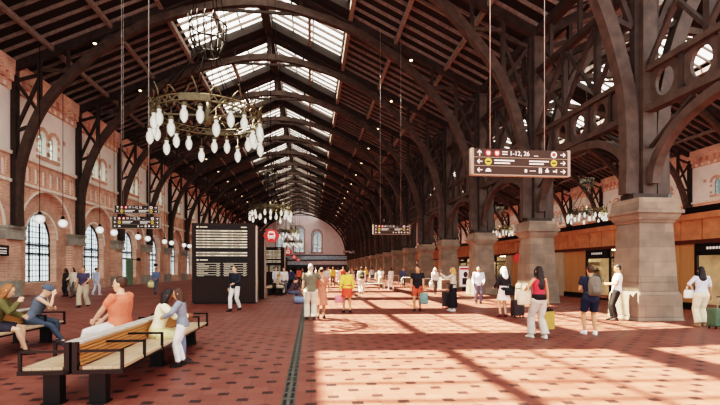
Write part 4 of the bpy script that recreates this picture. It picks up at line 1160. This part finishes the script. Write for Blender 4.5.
        if sit:
            torso(pb, -.12, .1, .02)
            for i in (0, 1):
                Hh, K, A = legs[i]; limb(pb, [Hh, lerp(Hh, K, .5), lerp(Hh, K, .85)], [.12, .11, .1])
            mid = lerp(legs[0][1], legs[1][1], .5); pb.tube([pel, lerp(pel, mid, .8)], [.12, .1], 12)
        else:
            cx = (feet[0] + feet[1]) * .5; fl = bottom[3] if len(bottom) > 3 else .06
            pb.loft([(pel + V((0, 0, .15)), V((waw * bw + .02, 0, 0)), V((0, .115, 0))), (pel + V((0, 0, .02)), V((hipw * bw + .02, 0, 0)), V((0, .14, 0))),
                     (lerp(pel, V((cx.x, cx.y, z1)), .55), V((hipw * bw + .02 + fl * .5, 0, 0)), V((0, .15 + fl * .5, 0))), (V((cx.x * .7, cx.y * .7, z1)), V((hipw * bw + .02 + fl, 0, 0)), V((0, .16 + fl, 0)))], 18)
        pb_name = 'skirt'
        if under:
            ub = MB()
            for i in (0, 1):
                Hh, K, A = legs[i]
                limb(ub, [Hh, lerp(Hh, K, .35), lerp(Hh, K, .8), K, lerp(K, A, .3), lerp(K, A, .7), lerp(K, A, .93)], [(x * bw + .012) for x in (.094, .082, .062, .058, .06, .052, .05)])
            remesh('trousers', ub, max(vox, .011), cloth(under), root)
    remesh(pb_name, pb, max(vox, .011), cloth(bc), root)
    for i in (0, 1):
        sb = MB(); A = legs[i][2]; d = fdir[i]; sd_ = V((d.y, -d.x, 0))
        z0 = A.z - .085
        sb.loft([(V((A.x, A.y, z0 + .1)) + d * .0, sd_ * .043, d * .046), (V((A.x, A.y, z0 + .055)) + d * .03, sd_ * .045, d * .09), (V((A.x, A.y, z0 + .025)) + d * .055, sd_ * .048, d * .128), (V((A.x, A.y, z0)) + d * .055, sd_ * .046, d * .128)], 14)
        so_ = sb.build('shoe', cloth(shoes), root)
    # ---- hair
    hc, hk = hair
    if hk != 'none':
        hb = MB()
        E = lambda c, r: hb.loft([(hp(*c) + HM @ V((0, 0, r[2] * math.sin(R(a)))), HM @ V((r[0] * math.cos(R(a)), 0, 0)), HM @ V((0, r[1] * math.cos(R(a)), 0))) for a in (-88, -65, -40, -15, 15, 40, 65, 88)], 16)
        E((0, -.026, .048), (.084, .098, .092))
        if hk in ('short', 'cap'): E((0, -.05, .01), (.078, .06, .075))
        if hk in ('bob', 'long', 'verylong', 'scarf'):
            dn = {'bob': .17, 'long': .32, 'verylong': .46, 'scarf': .3}[hk]
            base = hp(0, -.06, .02)
            zdir = V((0, 0, -1)); bk = T.to_3x3() @ V((0, -1, 0))
            pts = [base, base + zdir * dn * .4 + bk * .02, base + zdir * dn * .75 + bk * .055, base + zdir * dn + bk * .06]
            xs = T.to_3x3() @ V((1, 0, 0)); ys = T.to_3x3() @ V((0, 1, 0))
            hb.loft([(pts[0], xs * .09, ys * .085), (pts[1], xs * .1, ys * .07), (pts[2], xs * .11, ys * .05), (pts[3], xs * .07, ys * .03)], 16)
            for s in (-1, 1):
                hb.tube([hp(s * .075, .02, .06), hp(s * .088, .02, 0), hp(s * .088, .015, -.08), hp(s * .085, -.0, -.13)], [.02, .024, .024, .012], 8)
        if hk == 'bun': E((0, -.12, .07), (.05, .05, .05))
        if hk == 'beanie':
            hb = MB(); E((0, -.012, .05), (.093, .112, .088)); E((0, -.02, .03), (.096, .114, .045))
        if hk == 'turban': E((0, -.03, .05), (.098, .115, .09))
        o = remesh('beanie' if hk == 'beanie' else ('headscarf' if hk == 'scarf' else 'hair'), hb, .011, HAIR.get(hc) or cloth(hc), root, 2)
    if vox <= .008:
        eb = MB()
        for s in (-1, 1): eb.ball(hp(s * .03, .089, .004), (.011, .007, .007), 8, 6); eb.loft([(hp(s * .014, .096, .024), HM @ V((0, 0, .004)), HM @ V((0, .004, 0))), (hp(s * .03, .094, .029), HM @ V((0, 0, .004)), HM @ V((0, .004, 0))), (hp(s * .048, .082, .025), HM @ V((0, 0, .003)), HM @ V((0, .003, 0)))], 6)
        eb.build('eyes', M_EYE, root)
        MB().ball(hp(0, .087, -.066), (.02, .008, .006), 8, 6).build('lips', M_LIP, root)
    if extra: extra(root, dict(tp=tp, hp=hp, arms=arms, legs=legs, HM=HM, tv=tv))
    root.location = loc; root.rotation_euler.z = R(face); root.scale = (k, k, k)
    tag(root, label, 'person', group)
    PEOPLE.append((root, arms, k))
    return root
PEOPLE = []
def world(root, p, k=None):
    s = root.scale[0]; p = Matrix.Rotation(root.rotation_euler.z, 3, 'Z') @ (V(p) * s); return V(root.location) + p

# ------------------------------------------------------------------ bags and luggage
def suitcase(label, loc, rz, col, h=.58, w=.4, d=.24, handle=.38):
    t = thing('suitcase', label, 'suitcase', loc, R(rz))
    b = MB().box((0, 0, .07 + h / 2), (w, d, h)); o = b.build('shell', mat('case_' + col, col, .45, var=.12), t, bevel=.035)
    r = MB()
    for x in (-.3, -.1, .1, .3): r.bb(x * w - .012, x * w + .012, -d / 2 - .008, d / 2 + .008, .12, h)
    r.build('ribs', mat('case_rib_' + col, col, .4), t)
    for x in (-1, 1):
        for y in (-1, 1): MB().ball((x * w * .38, y * d * .36, .035), (.02, .035, .035), 8, 6).build('wheel', M_BLACK, t)
    for x in (-.1, .1): MB().bb(x - .01, x + .01, -d / 2 + .03, -d / 2 + .05, .07 + h, .07 + h + handle).build('handle_tube', M_STEEL, t)
    MB().bb(-.12, .12, -d / 2 + .02, -d / 2 + .06, .07 + h + handle, .1 + h + handle).build('grip', M_BLACK, t)
    return t
def tote(label, loc, rz, col, w=.36, h=.36, d=.12, strap=.2, name='tote_bag', cat='bag', group=None):
    """origin at the top of the straps"""
    t = thing(name, label, cat, loc, R(rz), group)
    b = MB()
    b.loft([(V((0, 0, -strap - h)), V((w * .46, 0, 0)), V((0, d * .5, 0))), (V((0, 0, -strap - h * .9)), V((w * .52, 0, 0)), V((0, d * .58, 0))), (V((0, 0, -strap - h * .4)), V((w * .53, 0, 0)), V((0, d * .5, 0))), (V((0, 0, -strap)), V((w * .5, 0, 0)), V((0, d * .2, 0)))], 16)
    b.build('bag_body', cloth(col), t)
    for y in (-.025, .025): MB().tube([(-w * .28, y, -strap - .02), (-w * .2, y * .6, -strap * .4), (0, 0, 0), (w * .2, y * .6, -strap * .4), (w * .28, y, -strap - .02)], .009, 6).build('strap', cloth(col), t)
    return t
def carrier(label, loc, rz, col, w=.34, h=.4, d=.13, strap=.14):
    t = thing('shopping_bag', label, 'bag', loc, R(rz))
    MB().taper((0, 0), (w * .94, d), (w, d * .7), -strap - h, -strap).build('bag_body', cloth(col), t)
    for y in (-.03, .03): MB().tube([(-w * .2, y, -strap - .01), (-w * .17, y, -strap * .4), (0, y * .3, 0), (w * .17, y, -strap * .4), (w * .2, y, -strap - .01)], .006, 5).build('strap', M_CORD, t)
    return t
def backpack(label, root, col, z=1.22, y=-.21):
    t = thing('backpack', label, 'backpack', world(root, (0, y, z)), root.rotation_euler.z)
    b = MB().loft([(V((0, 0, -.24)), V((.13, 0, 0)), V((0, .07, 0))), (V((0, -.01, -.2)), V((.16, 0, 0)), V((0, .095, 0))), (V((0, -.01, .05)), V((.165, 0, 0)), V((0, .095, 0))), (V((0, 0, .2)), V((.13, 0, 0)), V((0, .08, 0))), (V((0, .01, .25)), V((.07, 0, 0)), V((0, .04, 0)))], 16)
    b.build('main_body', cloth(col), t)
    MB().loft([(V((0, -.1, -.2)), V((.11, 0, 0)), V((0, .04, 0))), (V((0, -.115, -.1)), V((.12, 0, 0)), V((0, .045, 0))), (V((0, -.1, .0)), V((.11, 0, 0)), V((0, .03, 0)))], 12).build('front_pocket', cloth(col), t)
    for s in (-1, 1): MB().tube([(s * .09, .05, .2), (s * .1, .12, .24), (s * .11, .2, .22), (s * .12, .34, .1), (s * .13, .3, -.1), (s * .13, .1, -.18)], .018, 6).build('shoulder_strap', cloth(col), t)
    MB().tube([(-.03, .02, .24), (0, .02, .3), (.03, .02, .24)], .01, 5).build('grab_loop', cloth(col), t)
    return t
def phone(label, loc, rz):
    t = thing('mobile_phone', label, 'phone', loc, R(rz))
    o = MB().bb(-.038, .038, -.005, .005, -.075, .075).build('case', M_BLACK, t, bevel=.004)
    MB().bb(-.034, .034, -.0065, -.005, -.068, .068).build('screen', mat('phone_screen', '5c6a78', .2, emit=.3), t)
    return t

HI, MI, LO = .007, .012, .016
WALK = [(.09, .16, .0), (-.09, -.18, .03)]
WALK2 = [(.09, -.18, .03), (-.09, .16, .0)]
HANG = [(.24, .05, .82), (-.24, .05, .82)]
g2 = lambda px, py: gnd(px, py)

# --- seated, near left
SITF = lambda w=.11, y=.5: [(w, y, 0), (-w, y, 0)]
person('blonde woman in an olive jacket seated on the far left bench, chin on hand', V((-6.03, 9.12, 0)), -74, 1.76, 'f', 'fair', ('ginger', 'long'), ('5f5a3a', 'coat', .9), ('shorts', '35313a'), '3a2c22',
       lean=18, pel=(0, 0, .585), feet=[(.06, .52, 0), (-.12, .42, 0)], hands=[(.05, .4, 1.0), (-.02, .46, .72)], elbow=[(.25, .5, -1), (-.4, -.2, -1)], nod=8, vox=HI)
person('woman in a grey blue beanie and denim outfit seated on the far left bench', V((-5.98, 10.2, 0)), -80, 1.74, 'f', 'fair', ('525d6b', 'beanie'), ('5f6872', 'none', .9), ('leggings', '424b57'), '434c58',
       lean=24, pel=(0, 0, .585), feet=[(.1, .62, 0), (-.22, .42, 0)], hands=[(.06, .42, 1.08), (.02, .42, .8)], elbow=[(.25, .5, -1), (-.4, -.1, -1)], nod=5, vox=HI)
person('stout man in an orange t-shirt and pale trousers seated on the near bench facing left', V((-3.4, 8.3, 0)), 82, 1.9, 'm', 'fair', ('brown', 'short'), ('dd7a62', 'short', .86), ('pants', 'cfcac4'), '6a625a',
       lean=-2, pel=(0, 0, .585), feet=[(.16, .55, 0), (-.14, .5, 0)], hands=[(.12, .36, .66), (-.1, .38, .66)], elbow=[(1, -.4, -.3), (-1, -.4, -.3)], look=8, vox=HI, build=1.24)
person('dark haired woman in a cream jacket seated on the near bench, hugging the child', V((-2.66, 7.98, 0)), -70, 1.66, 'f', 'brown', ('black', 'long'), ('efe2bd', 'coat', .88), ('skirt', 'ddd09a', .45), '3a3230', under='70788a',
       lean=14, pel=(0, -.0, .585), feet=[(.1, .42, 0), (-.1, .42, 0)], hands=[(.2, .5, .88), (-.12, .52, .8)], elbow=[(1, 0, -.6), (-1, .2, -.6)], nod=12, look=-12, vox=HI)
person('child with brown hair in a grey jacket and white trousers standing by the near bench', V((-2.2, 7.86, 0)), 96, 1.33, 'f', 'tan', ('brown', 'long'), ('7f858f', 'coat', .86), ('pants', 'e9e6e2'), '2a2626',
       lean=6, hands=[(.16, .36, 1.2), (-.16, .36, 1.1)], elbow=[(1, 0, -.6), (-1, 0, -.6)], feet=[(.1, .0, 0), (-.1, .06, 0)], nod=10, vox=HI)

# --- left, standing
person('man in a purple shirt and khaki trousers walking past the first left window', g2(83.5, 307), 175, 1.74, 'm', 'tan', ('black', 'short'), ('4a4258', 'short', .9), ('wide', 'b8a890'), '2f2a28', feet=WALK, hands=[(.25, .1, .84), (-.2, .28, 1.0)], vox=MI)
person('woman in a beige coat and dark trousers standing left of the man in purple', g2(73, 297.5), 160, 1.7, 'f', 'fair', ('brown', 'bob'), ('d8cab4', 'coat', .62), ('pants', '5a5450'), '3a3432', feet=WALK2, hands=[(.2, .2, 1.05), (-.22, .08, .84)], vox=MI)
person('person in a pale blue top and white trousers by the second left window', g2(96, 295), -30, 1.7, 'm', 'fair', ('black', 'short'), ('b8c2d2', 'long', .88), ('pants', 'd5d8e0'), 'd0d0d0', feet=WALK, vox=MI)
person('person in slate blue holding a round pale bag by the left brick piers', g2(156, 294), 165, 1.7, 'm', 'tan', ('black', 'short'), ('6a7890', 'long', .88), ('pants', '5a6068'), '3a3a3a', feet=WALK2, hands=[(.28, .1, .86), (-.2, .2, 1.0)], vox=MI)
r = PEOPLE[-1][0]
tote('round cream yellow bag carried by the person in slate blue on the left', world(r, (.28, .12, .92)), 165, 'e8dca0', .42, .36, .2, .12)
person('dark silhouetted visitor far left behind the beige coat woman by the brick wall', g2(66, 296.5), 150, 1.66, 'f', 'brown', ('black', 'bob'), ('3c3836', 'coat', .8), ('pants', '2e2c2c'), '222222', vox=LO)

# --- at the board
person('man in a dark jacket and white trousers in front of the departure board', g2(235, 311), 150, 1.76, 'm', 'fair', ('brown', 'short'), ('2e2f36', 'coat', .86), ('pants', 'e4e0da'), '2a2828', feet=WALK, hands=[(.25, .06, .84), (-.2, .3, 1.06)], vox=MI)

# --- seated travellers behind the board
gS = None
for (x, y, f, lab, hc, tcol, bcol) in ((-1.95, 28.2, -75, 'blonde traveller in a tan top seated on the bench behind the board', 'blonde', 'c8b090', 'd8d0c4'),
                                       (-1.95, 29.6, -80, 'traveller in a white top seated second on the bench behind the board', 'brown', 'e6e0da', '8090a8'),
                                       (-1.95, 30.9, -95, 'traveller in dark clothes seated third on the bench behind the board', 'black', '3a3a40', '303036'),
                                       (-1.95, 35.4, -80, 'traveller in blue seated on the farther bench beyond the board', 'black', '6878a0', '5a5a66'),
                                       (-1.95, 37.0, -80, 'traveller in red seated at the far end of the farther bench', 'brown', 'a85a50', '4a4248')):
    person(lab, V((x - .2, y, 0)), f, 1.7, 'f', 'fair', (hc, 'bob'), (tcol, 'long', .88), ('pants', bcol), '3a3432', lean=12, pel=(0, 0, .585), feet=SITF(.1, .42), hands=[(.12, .4, .68), (-.1, .4, .72)], vox=LO)
person('woman in a dark flowered top crouched beside the standing couple, hair tied up', g2(296.5, 301.5) + V((-.3, 0, 0)), -60, 1.68, 'f', 'fair', ('brown', 'bun'), ('4c3c44', 'long', .9), ('pants', '5a6478'), '4a5a78', lean=28, pel=(0, 0, .5), feet=[(.1, .3, 0), (-.12, .42, 0)], hands=[(.15, .5, .6), (-.1, .5, .62)], vox=MI)
t = thing('duffel_bag', 'blue grey duffel bag on the floor beside the couple', 'bag', g2(300, 303.5))
MB().loft([(V((-.3, 0, .16)), V((0, .1, 0)), V((0, 0, .1))), (V((-.25, 0, .17)), V((0, .16, 0)), V((0, 0, .17))), (V((.25, 0, .17)), V((0, .16, 0)), V((0, 0, .17))), (V((.3, 0, .16)), V((0, .1, 0)), V((0, 0, .1)))], 14).build('bag_body', cloth('7c8aa0'), t)
MB().tube([(-.15, 0, .33), (-.1, 0, .45), (.1, 0, .45), (.15, 0, .33)], .012, 6).build('strap', M_CORD, t)
for px, py, f, lab, tcol, bcol, hc in ((284, 294, 170, 'standing person in white behind the benches near the second board', 'e6e2de', '6a707c', 'brown'), (276, 291, 200, 'standing person in pale grey beside the second board', 'd0d0d4', 'b0b4c0', 'grey'), (291, 292, 30, 'person in dark blue near the red hexagon signs', '3c4258', '2e3038', 'black')):
    person(lab, g2(px, py), f, 1.7, 'm', 'fair', (hc, 'short'), (tcol, 'long', .88), ('pants', bcol), '3a3432', feet=WALK, vox=LO)

# --- the couple
person('grey haired man in an olive shirt and beige trousers with his arm round the woman', g2(311, 320), 8, 1.8, 'm', 'fair', ('grey', 'short'), ('6b6656', 'short', .88), ('wide', 'cfc4b0'), '4a3c34', feet=[(.09, -.06, .0), (-.1, .1, 0)], hands=[(.34, .16, 1.08), (-.24, .12, .88)], elbow=[(.6, -.6, -.6), (-.6, -1, 0)], look=-20, vox=HI)
person('woman in a rose red coat walking beside the grey haired man', g2(321, 318.5), -2, 1.68, 'f', 'tan', ('brown', 'bun'), ('c07a66', 'short', .9), ('dress', 'c07a66', .46, .04), '3a2c28', feet=WALK, hands=[(.24, .24, 1.0), (-.22, .2, 1.05)], look=30, vox=HI)
# --- woman in yellow
person('woman in a yellow top and red skirt carrying a pink bag down the sunny hall', g2(347, 313), 5, 1.7, 'f', 'tan', ('black', 'short'), ('e6c95e', 'long', .84), ('skirt', 'd0523e', .62, .03), '2a2428', feet=WALK2, hands=[(.26, .1, .84), (-.27, .06, .84)], vox=MI)
r = PEOPLE[-1][0]
tote('pink handbag hanging from the left hand of the woman in yellow', world(r, (-.29, .08, .78)), 0, 'd88a94', .3, .26, .14, .12, 'handbag')
# --- others in the middle distance
person('man in pale clothes wearing a dark backpack, walking away down the hall centre', g2(361.5, 294), 0, 1.74, 'm', 'fair', ('brown', 'short'), ('e4ddd0', 'long', .88), ('wide', 'd6cdbf'), '6a625a', feet=WALK, vox=MI)
backpack('dark olive backpack on the man walking away in the hall centre', PEOPLE[-1][0], '4a4636')
person('person in a white shirt and tan trousers, left of the pair by the far piers', g2(381, 289), 150, 1.72, 'm', 'tan', ('brown', 'short'), ('e8e4dc', 'short', .88), ('pants', 'b0a48c'), '5a4a40', feet=WALK, vox=LO)
person('person all in white, right of the pair by the far piers', g2(391, 290), 30, 1.72, 'f', 'fair', ('brown', 'bob'), ('f0ece6', 'long', .88), ('pants', 'ece8e2'), 'd8d0c8', feet=WALK2, vox=LO)
person('person in blue grey leaning near a distant stone pier', g2(403, 287), 170, 1.7, 'm', 'tan', ('black', 'short'), ('56607a', 'long', .88), ('pants', '4a4a52'), '2a2a2a', vox=LO)
person('man in a black t-shirt and red shorts standing in the sunlit hall', g2(417.5, 311), 160, 1.76, 'm', 'tan', ('black', 'short'), ('26262a', 'short', .86), ('shorts', 'b0523c'), '26262a', feet=[(.1, .06, 0), (-.09, -.06, 0)], hands=[(.25, .1, .84), (-.24, .16, .84)], look=-20, vox=MI)
r = PEOPLE[-1][0]
tote('green and white patterned bag held by the man in red shorts', world(r, (-.26, .18, .8)), 170, '6a8a86', .3, .42, .16, .1)
person('woman in white with a dark waistcoat by the fifth pier', g2(435, 294), 190, 1.68, 'f', 'fair', ('white', 'bob'), ('e4ded6', 'long', .9), ('pants', '57504c'), '2e2a2a', feet=WALK, vox=MI)
r = PEOPLE[-1][0]
tote('cream shoulder bag on the woman in white by the fifth pier', world(r, (.27, .06, .92)), 190, 'e2d6c2', .32, .34, .14, .12, 'handbag')
person('woman in a long black skirt holding a phone up to take a photo', g2(453, 311), 60, 1.7, 'f', 'fair', ('blonde', 'bob'), ('b9b2a4', 'long', .92), ('skirt', '222226', .14, .03), 'd8d4d0', hands=[(.1, .42, 1.42), (-.1, .42, 1.42)], elbow=[(.6, 0, -1), (-.6, 0, -1)], feet=[(.08, .1, 0), (-.08, -.06, 0)], vox=MI)
r = PEOPLE[-1][0]
phone('dark phone held up by the woman in the long black skirt', world(r, (0, .5, 1.52)), 60)
suitcase('tall black suitcase standing left of the woman in the long black skirt', g2(447, 308), 30, '26262a', .6, .4, .26, .34)
person('man in a pale blue shirt and dark trousers by the third pier', g2(478.5, 303.5), 165, 1.74, 'm', 'fair', ('black', 'short'), ('d6dde4', 'long', .84), ('pants', '6a6470'), '3a3436', hands=[(.24, .12, .9), (-.2, .24, .96)], look=-30, vox=MI)
person('woman with white hair, black jacket and white skirt beside the black suitcase', g2(504, 317), 15, 1.72, 'f', 'fair', ('white', 'long'), ('2a2a2c', 'coat', .9), ('skirt', 'efe6da', .58, .06), '5a2a28', hands=[(.28, .06, .84), (-.2, .26, 1.02)], feet=[(.08, 0, 0), (-.1, .05, 0)], vox=MI)
suitcase('small black suitcase with raised handle right of the woman with white hair', g2(517.5, 317.5), 10, '1f1f22', .54, .42, .24, .36)
r = PEOPLE[-1][0]
tote('black shoulder bag worn behind the woman with white hair', world(r, (.05, -.22, 1.12)), 15, '222224', .36, .26, .14, .1, 'handbag')
# --- woman with shopping
person('woman with long black hair and red top carrying shopping by the second pier', g2(539, 338), 12, 1.72, 'f', 'tan', ('black', 'verylong'), ('c8404c', 'none', 1.0), ('wide', 'c2b6aa'), 'e2d8cc', feet=[(.1, -.1, 0), (-.1, .14, 0)], hands=[(.27, .0, .82), (-.32, .16, 1.1)], elbow=[(.5, -1, 0), (-1, -.6, -.6)], vox=HI)
r = PEOPLE[-1][0]
tote('large cream tote bag at the left elbow of the woman in red', world(r, (-.36, .08, 1.3)), 14, 'd9bfa4', .38, .36, .14, .14)
carrier('yellow paper carrier bag in the right hand of the woman in red', world(r, (.29, .03, .76)), 22, 'a8894a', .36, .42)
carrier('black carrier bag beside the yellow one held by the woman in red', world(r, (.36, .14, .8)), 22, '2a2826', .34, .36)
t = thing('belt_bag', 'black bag belt worn low on the waist of the woman in red', 'bag', world(r, (0, 0, 1.01)), R(12))
MB().loft([(V((0, -.005, -.09)), V((.188, 0, 0)), V((0, .14, 0))), (V((0, -.005, .05)), V((.172, 0, 0)), V((0, .13, 0)))], 18).build('band', cloth('262224'), t)
# --- man with backpack
person('man with a grey backpack and navy shorts looking at the shops, seen from behind', g2(590.5, 334.5), -8, 1.74, 'm', 'tan', ('brown', 'short'), ('2b3040', 'short', .8), ('shorts', '252a3a'), 'f0ece8', feet=[(.1, -.04, 0), (-.11, .06, 0)], hands=[(.12, .26, 1.14), (-.1, .27, 1.12)], elbow=[(.5, -.4, -.9), (-.5, -.4, -.9)], vox=HI)
backpack('grey backpack on the back of the man in navy shorts', PEOPLE[-1][0], '6b655b')
# --- man leaning on the first pier
person('man in a white t-shirt leaning on the nearest pier reading a phone', g2(616.5, 320.5), 62, 1.78, 'm', 'tan', ('black', 'short'), ('ece8e2', 'short', .84), ('pants', '2a2624'), '3c3430', lean=-5, feet=[(.09, .1, 0), (-.09, .02, 0)], hands=[(.06, .25, 1.14), (-.08, .25, 1.12)], elbow=[(.5, -.5, -.9), (-.5, -.5, -.9)], nod=20, vox=HI)
r = PEOPLE[-1][0]
phone('phone held by the man in the white t-shirt at the nearest pier', world(r, (0, .36, 1.2)), 62)
# --- woman with green suitcase
person('woman with long dark hair, pale blouse and cream trousers at the right edge', g2(701.5, 326), -10, 1.72, 'f', 'tan', ('black', 'long'), ('cfd0d8', 'elbow', .96), ('wide', 'e6d8bc'), 'b89a78', feet=[(.1, .05, 0), (-.1, -.03, 0)], hands=[(.3, .05, .88), (-.24, .26, 1.08)], elbow=[(1, -.8, -.2), (-1, -.6, -.4)], look=-10, vox=HI)
r = PEOPLE[-1][0]
tote('white handbag over the left arm of the woman in cream trousers', world(r, (-.27, .1, 1.2)), 0, 'e9e2d8', .34, .24, .12, .16, 'handbag')
suitcase('green suitcase at the right edge beside the woman in cream trousers', g2(716.5, 328.5), 12, '4a6049', .5, .42, .26, .3)
# --- far crowd
rc = random.Random(21)
far = [(303, 284), (309, 283), (322, 285.5), (327, 287), (333, 286), (338, 283.5), (343, 282.5), (352, 284), (356, 281.5), (329, 281.5), (316, 281.5), (366, 282.5), (372, 282), (299, 287)]
far.sort(key=lambda q: -q[1])
pal = [('e8e2da', 'd8cfc4', 'white top and pale trousers'), ('c86a5a', '5a4a48', 'red top'), ('e0b860', '6a6058', 'mustard top'), ('d8dce4', '6a7288', 'pale top and blue trousers'), ('4a4650', '3a3638', 'dark clothes'), ('d09a84', 'e4dcd0', 'coral top'), ('f0ece8', 'efe8e0', 'all white')]
rel = ['far left', 'left', 'centre left', 'middle', 'centre right', 'right']
for i, (px, py) in enumerate(far):
    a, bcol, nm = pal[i % len(pal)]
    where = 'left of the hall axis' if px < 318 else ('near the hall axis' if px < 341 else 'toward the right piers')
    person('%s far traveller in %s walking %s' % (('nearer', 'farther')[i // 7], nm, where), g2(px, py), rc.choice([0, 180, 170, 20, 90]), 1.64 + .16 * rc.random(), 'mf'[i % 2], 'fair', (('brown', 'black', 'blonde')[i % 3], 'short' if i % 2 == 0 else 'bob'), (a, 'long', .88), ('pants', bcol), '4a4440', feet=WALK if i % 2 else WALK2, group='far travellers down the hall', vox=.022)

finish_remesh()
SKY, SUN, VT, LOOK, EXPO = 3.8, 105.0, 'Filmic', 'High Contrast', -0.55
# ------------------------------------------------------------------ light
w = bpy.data.worlds.new('sky'); bpy.context.scene.world = w; w.use_nodes = True
nt = w.node_tree; nt.nodes.clear()
bg = nt.nodes.new('ShaderNodeBackground'); wo = nt.nodes.new('ShaderNodeOutputWorld')
tc = nt.nodes.new('ShaderNodeTexCoord'); nz = nt.nodes.new('ShaderNodeTexNoise'); nz.inputs['Scale'].default_value = 3
rp = nt.nodes.new('ShaderNodeValToRGB'); rp.color_ramp.elements[0].color = (.9, .95, 1, 1); rp.color_ramp.elements[1].color = (1, .99, .96, 1)
nt.links.new(tc.outputs['Generated'], nz.inputs[0]); nt.links.new(nz.outputs[0], rp.inputs[0]); nt.links.new(rp.outputs[0], bg.inputs[0])
bg.inputs[1].default_value = SKY; nt.links.new(bg.outputs[0], wo.inputs[0])
sd = bpy.data.lights.new('sun', 'SUN'); sd.energy = SUN; sd.angle = R(.6); sd.color = (1, .91, .77)
so_ = bpy.data.objects.new('sun', sd); COL.objects.link(so_)
so_.rotation_euler = V((.493, -.19, -1)).to_track_quat('-Z', 'Y').to_euler()
sc = bpy.context.scene
sc.view_settings.view_transform = VT
sc.view_settings.look = LOOK
sc.view_settings.exposure = EXPO
cy = sc.cycles
cy.use_denoising = True
try: cy.denoiser = 'OPENIMAGEDENOISE'
except Exception: pass
cy.max_bounces = 8; cy.diffuse_bounces = 4; cy.glossy_bounces = 3; cy.transparent_max_bounces = 12
cy.sample_clamp_indirect = 6
